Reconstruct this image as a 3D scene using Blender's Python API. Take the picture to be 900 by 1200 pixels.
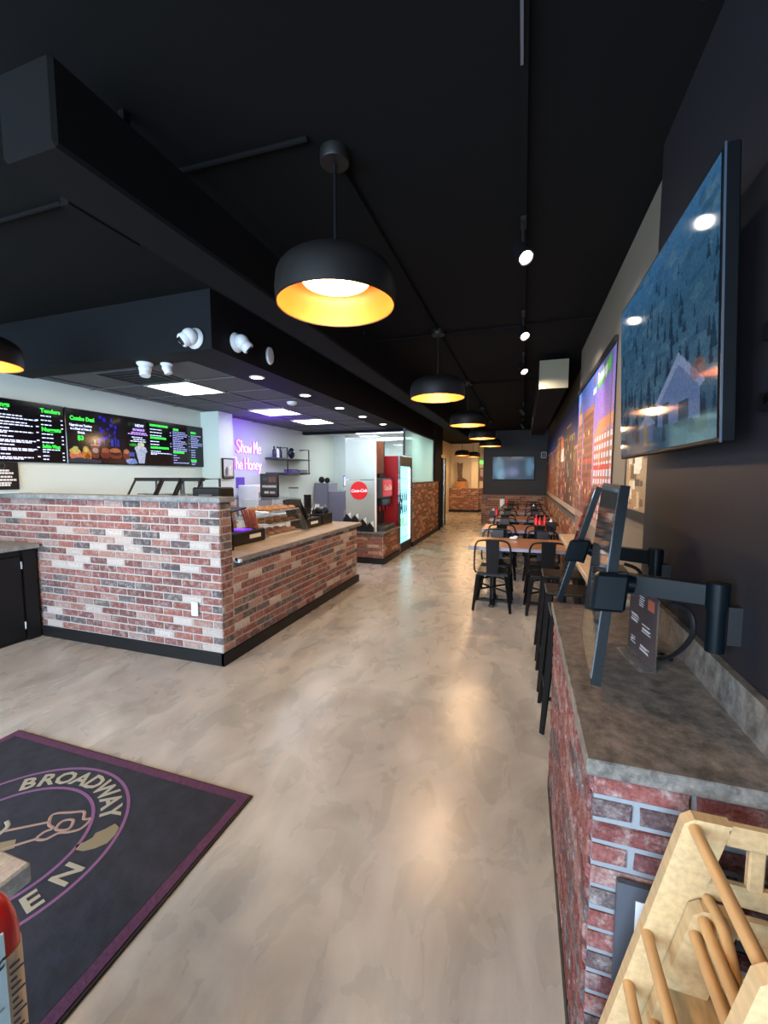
import bpy, math, random
import numpy as np
from mathutils import Vector, Matrix
random.seed(7); rng = np.random.RandomState(7)
for o in list(bpy.data.objects): bpy.data.objects.remove(o)
scene = bpy.context.scene; COL = scene.collection
R = math.radians
# ------------------------------------------------------------------ camera
H = 1.57
cd = bpy.data.cameras.new('camera'); cam = bpy.data.objects.new('camera', cd); COL.objects.link(cam)
cd.sensor_fit = 'VERTICAL'; cd.sensor_height = 36; cd.sensor_width = 27
cd.lens = 36 * 490 / 1200; cd.clip_start = .02; cd.clip_end = 200
cam.location = (0, 0, H); cam.rotation_euler = (R(90 - 4.899), 0, R(18.337))
scene.camera = cam
# ------------------------------------------------------------------ exposure, world
vs = scene.view_settings
vs.view_transform = 'Standard'; vs.look = 'None'; vs.exposure = 0.4; vs.gamma = 1; vs.use_curve_mapping = False
w = bpy.data.worlds.new('world'); scene.world = w; w.use_nodes = True
bg = w.node_tree.nodes['Background']; bg.inputs[0].default_value = (.75, .87, 1, 1); bg.inputs[1].default_value = 1.0
# ------------------------------------------------------------------ large area lights: daylight through the shopfront windows
def area(name, loc, rot, sx, sy, power, col, spread=180):
    l = bpy.data.lights.new(name, 'AREA'); l.shape = 'RECTANGLE'; l.size = sx; l.size_y = sy
    l.energy = power; l.color = col; l.spread = R(spread)
    o = bpy.data.objects.new(name, l); o.location = loc; o.rotation_euler = rot; COL.objects.link(o); return o
area('daylight_window_left', (-3.35, -2.62, 1.45), (R(90), 0, 0), 3.0, 2.3, 285, (.58, .79, 1))
area('daylight_window_right', (-.55, -2.62, 1.45), (R(90), 0, 0), 1.9, 2.3, 205, (.60, .80, 1))
def point(name, loc, power, col, r=.05, parent=None, spot=None, target=None, blend=.5):
    l = bpy.data.lights.new(name, 'SPOT' if spot else 'POINT'); l.energy = power; l.color = col; l.shadow_soft_size = r
    o = bpy.data.objects.new(name, l); COL.objects.link(o)
    if parent: o.parent = parent; loc = Vector(loc) - parent.location
    o.location = loc
    if spot:
        l.spot_size = R(spot); l.spot_blend = blend
        d = Vector(target) - (Vector(loc) + (parent.location if parent else Vector()))
        o.rotation_euler = d.to_track_quat('-Z', 'Y').to_euler()
    return o
# ------------------------------------------------------------------ materials
MAT = {}
def nodes(name):
    m = bpy.data.materials.new(name); m.use_nodes = True; MAT[name] = m
    nt = m.node_tree; return m, nt, nt.nodes['Principled BSDF']
def rgb(c): return (c[0], c[1], c[2], 1)
def s2l(r, g, b):
    f = lambda v: (v / 255 / 12.92) if v / 255 <= .04045 else ((v / 255 + .055) / 1.055) ** 2.4
    return (f(r), f(g), f(b))
def M(name, col, rough=.5, metal=0, emit=None, es=0, var=0, scale=8, bump=0, alpha=1, coat=0, trans=0, stretch=None, spec=None):
    m, nt, b = nodes(name); N = nt.nodes; L = nt.links
    b.inputs['Base Color'].default_value = rgb(col); b.inputs['Roughness'].default_value = rough; b.inputs['Metallic'].default_value = metal
    if emit: b.inputs['Emission Color'].default_value = rgb(emit); b.inputs['Emission Strength'].default_value = es
    if coat: b.inputs['Coat Weight'].default_value = coat; b.inputs['Coat Roughness'].default_value = .08
    if trans: b.inputs['Transmission Weight'].default_value = trans
    if spec is not None: b.inputs['Specular IOR Level'].default_value = spec
    b.inputs['Alpha'].default_value = alpha
    if var or bump:
        tc = N.new('ShaderNodeTexCoord'); src = tc.outputs['Object']
        if stretch:
            mp = N.new('ShaderNodeMapping'); mp.inputs['Scale'].default_value = stretch; L.new(src, mp.inputs[0]); src = mp.outputs[0]
        nz = N.new('ShaderNodeTexNoise'); nz.inputs['Scale'].default_value = scale; nz.inputs['Detail'].default_value = 6; L.new(src, nz.inputs['Vector'])
        if var:
            rp = N.new('ShaderNodeValToRGB'); e = rp.color_ramp.elements
            e[0].position = .3; e[1].position = .72
            e[0].color = rgb([c * (1 - var) for c in col]); e[1].color = rgb([min(1, c * (1 + var)) for c in col])
            L.new(nz.outputs['Fac'], rp.inputs[0]); L.new(rp.outputs[0], b.inputs['Base Color'])
        if bump:
            bp = N.new('ShaderNodeBump'); bp.inputs['Strength'].default_value = bump; bp.inputs['Distance'].default_value = .01
            L.new(nz.outputs['Fac'], bp.inputs['Height']); L.new(bp.outputs[0], b.inputs['Normal'])
    return m
def glass(name, col, op=.15, rough=.02, ior=1.5):
    """thin sheet: mostly see-through with a mirror-like coat"""
    m, nt, b = nodes(name); N = nt.nodes; L = nt.links
    tr = N.new('ShaderNodeBsdfTransparent'); tr.inputs[0].default_value = rgb(col)
    gl = N.new('ShaderNodeBsdfGlossy'); gl.inputs['Roughness'].default_value = rough; gl.inputs['Color'].default_value = (.9, .95, 1, 1)
    fr = N.new('ShaderNodeFresnel'); ge = N.new('ShaderNodeNewGeometry'); mi = N.new('ShaderNodeMapRange'); mi.inputs['To Min'].default_value = ior; mi.inputs['To Max'].default_value = 1 / ior
    L.new(ge.outputs['Backfacing'], mi.inputs[0]); L.new(mi.outputs[0], fr.inputs[0])
    mx = N.new('ShaderNodeMixShader'); L.new(fr.outputs[0], mx.inputs[0]); L.new(tr.outputs[0], mx.inputs[1]); L.new(gl.outputs[0], mx.inputs[2])
    b.inputs['Base Color'].default_value = rgb(col); b.inputs['Roughness'].default_value = .4
    m2 = N.new('ShaderNodeMixShader'); m2.inputs[0].default_value = op; L.new(mx.outputs[0], m2.inputs[1]); L.new(b.outputs[0], m2.inputs[2])
    L.new(m2.outputs[0], N['Material Output'].inputs[0]); return m
def brick_mat(name, cols, white=.5, seed=0.0):
    m, nt, b = nodes(name); N = nt.nodes; L = nt.links
    oi = N.new('ShaderNodeObjectInfo'); ge = N.new('ShaderNodeNewGeometry'); tc = N.new('ShaderNodeTexCoord')
    ad = N.new('ShaderNodeMath'); ad.operation = 'ADD'; L.new(oi.outputs['Random'], ad.inputs[0]); L.new(ge.outputs['Random Per Island'], ad.inputs[1])
    frc = N.new('ShaderNodeMath'); frc.operation = 'FRACT'; L.new(ad.outputs[0], frc.inputs[0])
    rp = N.new('ShaderNodeValToRGB'); rp.color_ramp.interpolation = 'CONSTANT'
    e = rp.color_ramp.elements
    while len(e) < len(cols): e.new(.5)
    for i, c in enumerate(cols): e[i].position = i / len(cols); e[i].color = rgb(c)
    L.new(frc.outputs[0], rp.inputs[0])
    # per-brick offset noise: limewash wear and pitting
    cmb = N.new('ShaderNodeVectorMath'); cmb.operation = 'ADD'
    sc = N.new('ShaderNodeVectorMath'); sc.operation = 'SCALE'; sc.inputs[0].default_value = (31, 17, 23); L.new(frc.outputs[0], sc.inputs['Scale'])
    L.new(tc.outputs['Object'], cmb.inputs[0]); L.new(sc.outputs[0], cmb.inputs[1])
    nz = N.new('ShaderNodeTexNoise'); nz.inputs['Scale'].default_value = 22; nz.inputs['Detail'].default_value = 8; nz.inputs['Roughness'].default_value = .7; L.new(cmb.outputs[0], nz.inputs['Vector'])
    n2 = N.new('ShaderNodeTexNoise'); n2.inputs['Scale'].default_value = 130; n2.inputs['Detail'].default_value = 4; L.new(cmb.outputs[0], n2.inputs['Vector'])
    wr = N.new('ShaderNodeMapRange'); wr.inputs['From Min'].default_value = .48; wr.inputs['From Max'].default_value = .68; wr.inputs['To Max'].default_value = white; L.new(nz.outputs['Fac'], wr.inputs[0])
    mx = N.new('ShaderNodeMixRGB'); L.new(wr.outputs[0], mx.inputs[0]); L.new(rp.outputs[0], mx.inputs[1]); mx.inputs[2].default_value = (.46, .42, .40, 1)
    mr = N.new('ShaderNodeMapRange'); mr.inputs['From Min'].default_value = .3; mr.inputs['From Max'].default_value = .7; mr.inputs['To Min'].default_value = .6; mr.inputs['To Max'].default_value = 1.25; L.new(n2.outputs['Fac'], mr.inputs[0])
    ml = N.new('ShaderNodeMixRGB'); ml.blend_type = 'MULTIPLY'; ml.inputs[0].default_value = 1; L.new(mx.outputs[0], ml.inputs[1]); L.new(mr.outputs[0], ml.inputs[2])
    L.new(ml.outputs[0], b.inputs['Base Color']); b.inputs['Roughness'].default_value = .85; b.inputs['Specular IOR Level'].default_value = .25
    bp = N.new('ShaderNodeBump'); bp.inputs['Strength'].default_value = .5; bp.inputs['Distance'].default_value = .004
    L.new(n2.outputs['Fac'], bp.inputs['Height']); L.new(bp.outputs[0], b.inputs['Normal']); return m
def attr_mat(name, rough=.5, emit=0, base=1.0, coat=0, spec=.5):
    m, nt, b = nodes(name); N = nt.nodes; L = nt.links
    a = N.new('ShaderNodeVertexColor'); a.layer_name = 'print'
    if base: L.new(a.outputs[0], b.inputs['Base Color'])
    else: b.inputs['Base Color'].default_value = (.005, .005, .006, 1)
    b.inputs['Roughness'].default_value = rough; b.inputs['Specular IOR Level'].default_value = spec
    if emit: L.new(a.outputs[0], b.inputs['Emission Color']); b.inputs['Emission Strength'].default_value = emit
    if coat: b.inputs['Coat Weight'].default_value = coat; b.inputs['Coat Roughness'].default_value = .03
    return m
def floor_mat():
    m, nt, b = nodes('polished_concrete'); N = nt.nodes; L = nt.links
    tc = N.new('ShaderNodeTexCoord')
    mp = N.new('ShaderNodeMapping'); mp.inputs['Scale'].default_value = (1, .55, 1); mp.inputs['Rotation'].default_value = (0, 0, .5); L.new(tc.outputs['Object'], mp.inputs[0])
    n1 = N.new('ShaderNodeTexNoise'); n1.inputs['Scale'].default_value = 1.7; n1.inputs['Detail'].default_value = 8; n1.inputs['Roughness'].default_value = .62; n1.inputs['Distortion'].default_value = 1.3; L.new(mp.outputs[0], n1.inputs['Vector'])
    n2 = N.new('ShaderNodeTexNoise'); n2.inputs['Scale'].default_value = 5.5; n2.inputs['Detail'].default_value = 6; n2.inputs['Distortion'].default_value = .8; L.new(mp.outputs[0], n2.inputs['Vector'])
    rp = N.new('ShaderNodeValToRGB'); e = rp.color_ramp.elements
    e[0].position = .27; e[0].color = rgb(s2l(138, 134, 129)); e[1].position = .72; e[1].color = rgb(s2l(186, 183, 177))
    k = e.new(.5); k.color = rgb(s2l(165, 161, 155))
    L.new(n1.outputs['Fac'], rp.inputs[0])
    r2 = N.new('ShaderNodeValToRGB'); e = r2.color_ramp.elements; e[0].position = .35; e[0].color = (.9, .9, .89, 1); e[1].position = .65; e[1].color = (1.06, 1.06, 1.06, 1); L.new(n2.outputs['Fac'], r2.inputs[0])
    ml = N.new('ShaderNodeMixRGB'); ml.blend_type = 'MULTIPLY'; ml.inputs[0].default_value = 1; L.new(rp.outputs[0], ml.inputs[1]); L.new(r2.outputs[0], ml.inputs[2])
    L.new(ml.outputs[0], b.inputs['Base Color'])
    mr = N.new('ShaderNodeMapRange'); mr.inputs['To Min'].default_value = .2; mr.inputs['To Max'].default_value = .36; L.new(n2.outputs['Fac'], mr.inputs[0]); L.new(mr.outputs[0], b.inputs['Roughness'])
    b.inputs['Specular IOR Level'].default_value = .5
    bp = N.new('ShaderNodeBump'); bp.inputs['Strength'].default_value = .06; bp.inputs['Distance'].default_value = .02; L.new(n2.outputs['Fac'], bp.inputs['Height']); L.new(bp.outputs[0], b.inputs['Normal'])
    return m
def stone_mat(name, c0, c1, scale=14, rough=.4):
    m, nt, b = nodes(name); N = nt.nodes; L = nt.links; tc = N.new('ShaderNodeTexCoord')
    n1 = N.new('ShaderNodeTexNoise'); n1.inputs['Scale'].default_value = scale; n1.inputs['Detail'].default_value = 10; n1.inputs['Roughness'].default_value = .75; L.new(tc.outputs['Object'], n1.inputs['Vector'])
    vo = N.new('ShaderNodeTexVoronoi'); vo.inputs['Scale'].default_value = scale * 4; L.new(tc.outputs['Object'], vo.inputs['Vector'])
    rp = N.new('ShaderNodeValToRGB'); e = rp.color_ramp.elements; e[0].position = .36; e[0].color = rgb(c0); e[1].position = .66; e[1].color = rgb(c1); L.new(n1.outputs['Fac'], rp.inputs[0])
    r2 = N.new('ShaderNodeValToRGB'); e = r2.color_ramp.elements; e[0].position = 0; e[0].color = (1.35, 1.33, 1.3, 1); e[1].position = .4; e[1].color = (.92, .92, .92, 1); L.new(vo.outputs['Distance'], r2.inputs[0])
    ml = N.new('ShaderNodeMixRGB'); ml.blend_type = 'MULTIPLY'; ml.inputs[0].default_value = .8; L.new(rp.outputs[0], ml.inputs[1]); L.new(r2.outputs[0], ml.inputs[2])
    L.new(ml.outputs[0], b.inputs['Base Color']); b.inputs['Roughness'].default_value = rough; return m
BR = [s2l(158, 96, 88), s2l(138, 78, 72), s2l(112, 96, 94), s2l(164, 106, 92), s2l(92, 80, 82), s2l(178, 140, 128), s2l(138, 74, 64), s2l(196, 178, 168),
      s2l(130, 76, 72), s2l(162, 132, 124), s2l(160, 92, 78), s2l(206, 190, 180), s2l(104, 88, 88), s2l(146, 82, 72), s2l(172, 124, 110), s2l(122, 74, 68)]
BR = [tuple((v * .82 + (c[0] + c[1] + c[2]) / 3 * .18) * .84 for v in c) for c in BR]
brick_mat('brick', BR, .6)
brick_mat('brick_bar', [s2l(118, 68, 66), s2l(104, 64, 66), s2l(92, 80, 82), s2l(126, 78, 74), s2l(108, 60, 58), s2l(86, 68, 70), s2l(136, 100, 96), s2l(122, 70, 66)], .5)
brick_mat('brick_far', [s2l(148, 96, 72), s2l(128, 80, 62), s2l(170, 122, 94), s2l(116, 92, 80), s2l(186, 146, 116), s2l(138, 84, 64)], .25)
floor_mat()
stone_mat('granite', s2l(66, 64, 62), s2l(134, 127, 120), 22, .38)
stone_mat('cap_stone', s2l(96, 100, 104), s2l(150, 152, 152), 12, .4)
stone_mat('tan_stone', s2l(150, 128, 106), s2l(190, 168, 142), 10, .35)
stone_mat('grey_stone', s2l(128, 128, 126), s2l(176, 174, 170), 30, .5)
M('mortar', s2l(176, 166, 160), .9, bump=.3, scale=60)
M('mortar_bar', s2l(128, 132, 138), .9, bump=.3, scale=60)
M('black_paint', (.004, .004, .006), .75, spec=.2)
M('ceiling_black', (.0032, .0030, .0033), .9, spec=.15)
M('dark_wall', (.012, .013, .018), .6)
M('near_wall', (.012, .0108, .014), .6, spec=.25)
M('tan_wall', s2l(112, 103, 90), .7)
M('white_wall', s2l(202, 215, 210), .7)
M('beige_wall', s2l(214, 202, 178), .7)
M('white_paint', s2l(225, 226, 224), .5)
M('base_black', (.007, .007, .008), .5, spec=.3)
M('black_metal', (.006, .006, .007), .36, 0, spec=.28)
M('black_plastic', (.007, .007, .008), .42, spec=.3)
M('teal_plastic', (.0025, .0045, .0065), .35, spec=.09)
M('bezel_black', (.003, .0035, .0045), .45, spec=.08)
M('bezel_edge', s2l(44, 56, 70), .4)
M('duct_end', s2l(116, 108, 88), .7)
M('dark_grey', (.05, .055, .065), .5)
M('lamp_black', (.007, .006, .006), .5, spec=.3)
M('lamp_gold', (.30, .085, .009), .45, .3)
M('lamp_disc', (1, .8, .5), .5, emit=(1, .58, .20), es=2.2)
M('bulb_white', (1, 1, 1), .5, emit=(1, .93, .8), es=14)
M('spot_white', (1, 1, 1), .5, emit=(1, .88, .68), es=14)
M('troffer', (1, 1, 1), .5, emit=(.96, .99, 1), es=12)
M('grid_grey', s2l(88, 88, 94), .6)
M('tile_black', (.09, .09, .095), .85, bump=.2, scale=120)
M('camera_white', s2l(214, 216, 220), .4)
M('wood_top', s2l(156, 104, 66), .32, var=.3, scale=6, stretch=(1, 9, 1), coat=.3)
M('edge_band', s2l(120, 112, 122), .35, .4)
M('light_wood', s2l(190, 160, 118), .45, var=.16, scale=9, stretch=(9, 2.5, 9), bump=.03)
M('light_wood_dowel', s2l(190, 148, 98), .4, var=.12, scale=12)
M('crate_wood', s2l(176, 124, 72), .6, var=.25, scale=12)
M('boot', s2l(84, 62, 40), .5, var=.3, scale=18)
M('brown_wood', s2l(120, 72, 36), .5, var=.3, scale=7, stretch=(6, 6, 1))
M('mat_pile', s2l(28, 30, 42), .95, var=.35, scale=14, bump=.5)
M('mat_border', s2l(76, 38, 68), .95, var=.2, scale=60, bump=.4)
M('mat_line', s2l(112, 72, 112), .95)
M('mat_text', s2l(146, 140, 124), .95)
M('mat_tan', s2l(118, 108, 84), .95)
M('mat_pink', s2l(140, 114, 104), .95)
M('mat_rubber', (.02, .02, .02), .9)
M('red_plastic', s2l(200, 20, 24), .3, coat=.3)
M('red_fridge', s2l(150, 12, 22), .35, coat=.3)
M('coke_red', s2l(214, 20, 28), .4, emit=s2l(226, 26, 34), es=.06)
M('sign_white', (.9, .9, .9), .5)
M('print_white', (.75, .75, .75), .6)
M('steel', s2l(196, 204, 196), .22, .6, bump=.12, scale=5, stretch=(3, 1, .6))
M('chrome', (.7, .72, .75), .15, 1)
M('fridge_light', (.6, .95, 1), .3, emit=(.22, .80, .95), es=1.5)
M('led_white', (1, 1, 1), .5, emit=(.8, .97, 1), es=3)
M('bottle_teal', s2l(20, 90, 110), .2)
M('bottle_green', s2l(130, 200, 60), .3, emit=s2l(130, 200, 60), es=.6)
M('bottle_dark', s2l(24, 30, 46), .2)
M('neon', (1, .9, 1), .4, emit=(.50, .30, 1), es=1.7)
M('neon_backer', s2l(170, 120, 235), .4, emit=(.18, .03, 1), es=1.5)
M('screen_black', (.004, .004, .006), .12)
M('scr_green', (.02, .6, .05), .5, emit=(.03, .85, .05), es=0.83)
M('scr_white', (.7, .75, 1), .5, emit=(.50, .60, 1), es=0.68)
M('scr_grey', (.4, .45, .8), .5, emit=(.30, .34, .72), es=0.6)
M('scr_blue', (.02, .03, .5), .5, emit=(.02, .03, .62), es=0.75)
M('scr_purple', (.5, .3, .9), .5, emit=(.50, .30, .95), es=0.68)
attr_mat('mural_print', .55)
attr_mat('screen_print', .06, emit=.6, base=0, spec=.4)
attr_mat('rear_reflection', .2, emit=.6, base=0, spec=.10)
attr_mat('menu_print', .12, emit=.6, base=0)
attr_mat('photo_print', .5)
glass('clear_glass', (.93, .97, .97), .06)
glass('frosted_glass', s2l(206, 228, 220), .6, .08)
_m = MAT['frosted_glass'].node_tree; _t = _m.nodes.new('ShaderNodeBsdfTranslucent'); _t.inputs[0].default_value = rgb(s2l(214, 234, 226))
for _n in _m.nodes:
    if _n.type == 'MIX_SHADER' and not _n.inputs[0].is_linked: _m.links.new(_t.outputs[0], _n.inputs[2])
glass('acrylic', (.95, .97, .98), .03)
glass('case_glass', (.96, .98, .98), .02, .02, 1.12)
glass('window_glass', (.97, .98, .98), .0)
M('monitor_glass', (.10, .11, .12), .05, .7)
M('grey_cabinet', s2l(132, 132, 146), .5)
M('cream', s2l(214, 190, 140), .6)
M('pastry', s2l(190, 128, 78), .8, var=.35, scale=40, bump=.4)
M('pastry_dark', s2l(120, 72, 40), .8, var=.35, scale=40, bump=.4)
M('tray', (.7, .72, .74), .3, .7)
M('purple_plastic', s2l(104, 84, 180), .3)
M('purple_glow', s2l(90, 40, 220), .4, emit=(.2, .03, .9), es=.8)
M('wrap_orange', s2l(206, 130, 84), .4, var=.3, scale=40)
M('paper', s2l(226, 230, 236), .7)
M('label_blue', s2l(196, 222, 232), .5)
M('label_cream', s2l(200, 184, 160), .5)
M('ink', (.03, .03, .05), .6)
M('ink_grey', (.28, .33, .4), .6)
M('exit_green', (.1, .8, .1), .5, emit=(.2, .8, .15), es=.8)
M('outlet_white', s2l(206, 220, 236), .4)
M('frame_grey', s2l(84, 88, 98), .4, .3)
M('speaker_white', s2l(220, 222, 226), .5)
# ------------------------------------------------------------------ mesh helpers
class MB:
    def __init__(s): s.v = []; s.f = []
    def add(s, vs_, fs):
        n = len(s.v); s.v += [tuple(p) for p in vs_]; s.f += [tuple(i + n for i in f) for f in fs]; return s
    def box(s, x0, x1, y0, y1, z0, z1):
        return s.add([(x0, y0, z0), (x1, y0, z0), (x1, y1, z0), (x0, y1, z0), (x0, y0, z1), (x1, y0, z1), (x1, y1, z1), (x0, y1, z1)],
                     [(3, 2, 1, 0), (4, 5, 6, 7), (0, 1, 5, 4), (1, 2, 6, 5), (2, 3, 7, 6), (3, 0, 4, 7)])
    def cbox(s, x0, x1, y0, y1, z0, z1, c=.006):
        """box with chamfered edges"""
        xs, ys, zs = (x0, x1), (y0, y1), (z0, z1); V = []; idx = {}
        for i in (0, 1):
            for j in (0, 1):
                for k in (0, 1):
                    for a in range(3):
                        p = [xs[i], ys[j], zs[k]]
                        for q in range(3):
                            if q != a: p[q] += c * (1 if (i, j, k)[q] == 0 else -1)
                        idx[i, j, k, a] = len(V); V.append(p)
        F = []
        for a in range(3):
            b_, d = (a + 1) % 3, (a + 2) % 3
            for s_ in (0, 1):
                def K(u, v):
                    t = [0, 0, 0]; t[a] = s_; t[b_] = u; t[d] = v; return idx[t[0], t[1], t[2], a]
                f = [K(0, 0), K(1, 0), K(1, 1), K(0, 1)]; F.append(f if s_ else f[::-1])
            for u in (0, 1):
                for v in (0, 1):
                    def E(w_, ax):
                        t = [0, 0, 0]; t[a] = w_; t[b_] = u; t[d] = v; return idx[t[0], t[1], t[2], ax]
                    f = [E(0, b_), E(1, b_), E(1, d), E(0, d)]; F.append(f if u == v else f[::-1])
        for i in (0, 1):
            for j in (0, 1):
                for k in (0, 1):
                    f = [idx[i, j, k, 0], idx[i, j, k, 1], idx[i, j, k, 2]]; F.append(f if (i + j + k) % 2 else f[::-1])
        return s.add(V, F)
    def tube(s, pts, r, n=8, close=False, caps=True):
        P = [Vector(p) for p in pts]; m = len(P); rr = r if isinstance(r, (list, tuple)) else [r] * m
        V = []; t0 = None; nrm = None
        for i in range(m):
            a = P[i - 1] if (i > 0 or close) else P[i]; b = P[(i + 1) % m] if (i < m - 1 or close) else P[i]
            t = (b - a).normalized() if (b - a).length > 1e-9 else Vector((0, 0, 1))
            if nrm is None:
                up = Vector((0, 0, 1)) if abs(t.z) < .9 else Vector((1, 0, 0)); nrm = t.cross(up).normalized()
            else:
                nrm = (nrm - t * nrm.dot(t)); nrm = nrm.normalized() if nrm.length > 1e-9 else t.orthogonal().normalized()
            bn = t.cross(nrm)
            for k in range(n):
                a_ = 2 * math.pi * k / n; V.append(P[i] + (nrm * math.cos(a_) + bn * math.sin(a_)) * rr[i])
        F = []
        for i in range(m if close else m - 1):
            j = (i + 1) % m
            for k in range(n): F.append((i * n + k, i * n + (k + 1) % n, j * n + (k + 1) % n, j * n + k))
        if caps and not close: F += [tuple(range(n))[::-1], tuple((m - 1) * n + k for k in range(n))]
        return s.add(V, F)
    def cyl(s, p0, p1, r0, r1=None, n=16): return s.tube([p0, p1], [r0, r0 if r1 is None else r1], n)
    def lathe(s, prof, c=(0, 0, 0), n=32, close=False):
        V = []; F = []; m = len(prof)
        for (r, z) in prof:
            for k in range(n): a = 2 * math.pi * k / n; V.append((c[0] + r * math.cos(a), c[1] + r * math.sin(a), c[2] + z))
        for i in range(m if close else m - 1):
            j = (i + 1) % m
            for k in range(n): F.append((i * n + k, i * n + (k + 1) % n, j * n + (k + 1) % n, j * n + k))
        if not close: F += [tuple(range(n))[::-1], tuple((m - 1) * n + k for k in range(n))]
        return s.add(V, F)
    def prism(s, poly, vec):
        n = len(poly); v = Vector(vec); V = [Vector(p) for p in poly]; V += [p + v for p in V]
        return s.add(V, [tuple(range(n))[::-1], tuple(range(n, 2 * n))] + [(i, (i + 1) % n, n + (i + 1) % n, n + i) for i in range(n)])
    def bar(s, p0, p1, wd, th, side):
        """rectangular bar from p0 to p1; side = width direction"""
        a, b = Vector(p0), Vector(p1); t = (b - a).normalized(); sd = Vector(side); sd = (sd - t * sd.dot(t)).normalized() * wd / 2; q = t.cross(sd).normalized() * th / 2
        return s.prism([a - sd - q, a + sd - q, a + sd + q, a - sd + q], b - a)
    def ball(s, c, rx, ry=None, rz=None, n=14, m=9):
        ry = ry or rx; rz = rz or rx; V = []; F = []
        for i in range(1, m):
            t = math.pi * i / m
            for k in range(n): a = 2 * math.pi * k / n; V.append((c[0] + rx * math.sin(t) * math.cos(a), c[1] + ry * math.sin(t) * math.sin(a), c[2] + rz * math.cos(t)))
        V += [(c[0], c[1], c[2] + rz), (c[0], c[1], c[2] - rz)]; T = len(V) - 2
        for i in range(m - 2):
            for k in range(n): F.append((i * n + k, (i + 1) * n + k, (i + 1) * n + (k + 1) % n, i * n + (k + 1) % n))
        for k in range(n): F.append((T, k, (k + 1) % n)); F.append((T + 1, (m - 2) * n + (k + 1) % n, (m - 2) * n + k))
        return s.add(V, F)
    def mesh(s, name, mat, smooth=False):
        me = bpy.data.meshes.new(name); me.from_pydata(s.v, [], s.f); me.materials.append(MAT[mat])
        if smooth:
            me.polygons.foreach_set('use_smooth', [True] * len(me.polygons))
            try: me.set_sharp_from_angle(angle=R(38))
            except Exception: pass
        me.update(); return me
    def build(s, name, mat, parent=None, smooth=False, label=None):
        if parent is not None:
            l = parent.matrix_world_loc if hasattr(parent, 'matrix_world_loc') else WL(parent)
            s.v = [(p[0] - l[0], p[1] - l[1], p[2] - l[2]) for p in s.v]
        o = bpy.data.objects.new(name, s.mesh(name, mat, smooth)); COL.objects.link(o)
        if parent is not None: o.parent = parent
        if label: o['label'] = label
        return o
def WL(o):
    l = Vector(o.location)
    while o.parent is not None: o = o.parent; l += o.location
    return l
def thing(name, label, cat, loc=(0, 0, 0), group=None):
    o = bpy.data.objects.new(name, None); COL.objects.link(o); o.location = loc; o.empty_display_size = .1
    o['label'] = label; o['category'] = cat
    if group: o['group'] = group
    return o
def tag(o, label, cat, group=None):
    o['label'] = label; o['category'] = cat
    if group: o['group'] = group
    return o
def center(o):
    """move a one-mesh thing's origin to the base of its bounding box"""
    me = o.data; n = len(me.vertices); a = np.empty(n * 3); me.vertices.foreach_get('co', a); a = a.reshape(-1, 3)
    c = (a.min(0) + a.max(0)) / 2; c[2] = a[:, 2].min(); a -= c; me.vertices.foreach_set('co', a.ravel()); me.update(); o.location = Vector(c) + o.location
    return o
def solo(mb, name, mat, label, cat, group=None, smooth=False): return tag(center(mb.build(name, mat, None, smooth)), label, cat, group)
def struct(mb, name, mat, parent=None):
    o = mb.build(name, mat, parent)
    if parent is None: o['kind'] = 'structure'
    return o
def dup(root, loc, label=None, rotz=None, group=None):
    r = root.copy(); COL.objects.link(r); r.location = loc
    if rotz is not None: r.rotation_euler = (0, 0, rotz)
    if label: r['label'] = label
    if group: r['group'] = group
    for ch in list(root.children):
        c = ch.copy(); COL.objects.link(c); c.parent = r
        for g in list(ch.children): d = g.copy(); COL.objects.link(d); d.parent = c
    return r
def text(body, size, mat, name, parent, org, u, v, align='CENTER', shear=0, ext=.001, bold=0, spacing=1, sx=1):
    """flat lettering; org = baseline point, u = reading direction, v = up"""
    c = bpy.data.curves.new('t', 'FONT'); c.body = body; c.size = size; c.align_x = align; c.shear = shear; c.extrude = ext; c.offset = bold; c.space_character = spacing; c.resolution_u = 2
    o = bpy.data.objects.new('t', c); COL.objects.link(o); dg = bpy.context.evaluated_depsgraph_get()
    me = bpy.data.meshes.new_from_object(o.evaluated_get(dg)); bpy.data.objects.remove(o); bpy.data.curves.remove(c)
    u, v = Vector(u).normalized(), Vector(v).normalized(); n = u.cross(v); org = Vector(org) - (WL(parent) if parent else Vector())
    for p in me.vertices: p.co = org + u * p.co.x * sx + v * p.co.y + n * (p.co.z + ext)
    me.materials.clear(); me.materials.append(MAT[mat]); me.name = name
    t = bpy.data.objects.new(name, me); COL.objects.link(t)
    if parent is not None: t.parent = parent
    return t
def spline(pts, k=6, close=False):
    P = [Vector(p) for p in pts]; n = len(P); out = []
    for i in range(n if close else n - 1):
        g = lambda j: P[j % n] if close else P[max(0, min(n - 1, j))]
        a, b, c, d = g(i - 1), g(i), g(i + 1), g(i + 2)
        for q in range(k):
            t = q / k; out.append(.5 * ((2 * b) + (c - a) * t + (2 * a - 5 * b + 4 * c - d) * t * t + (3 * b - a - 3 * c + d) * t ** 3))
    if not close: out.append(P[-1])
    return out
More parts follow.
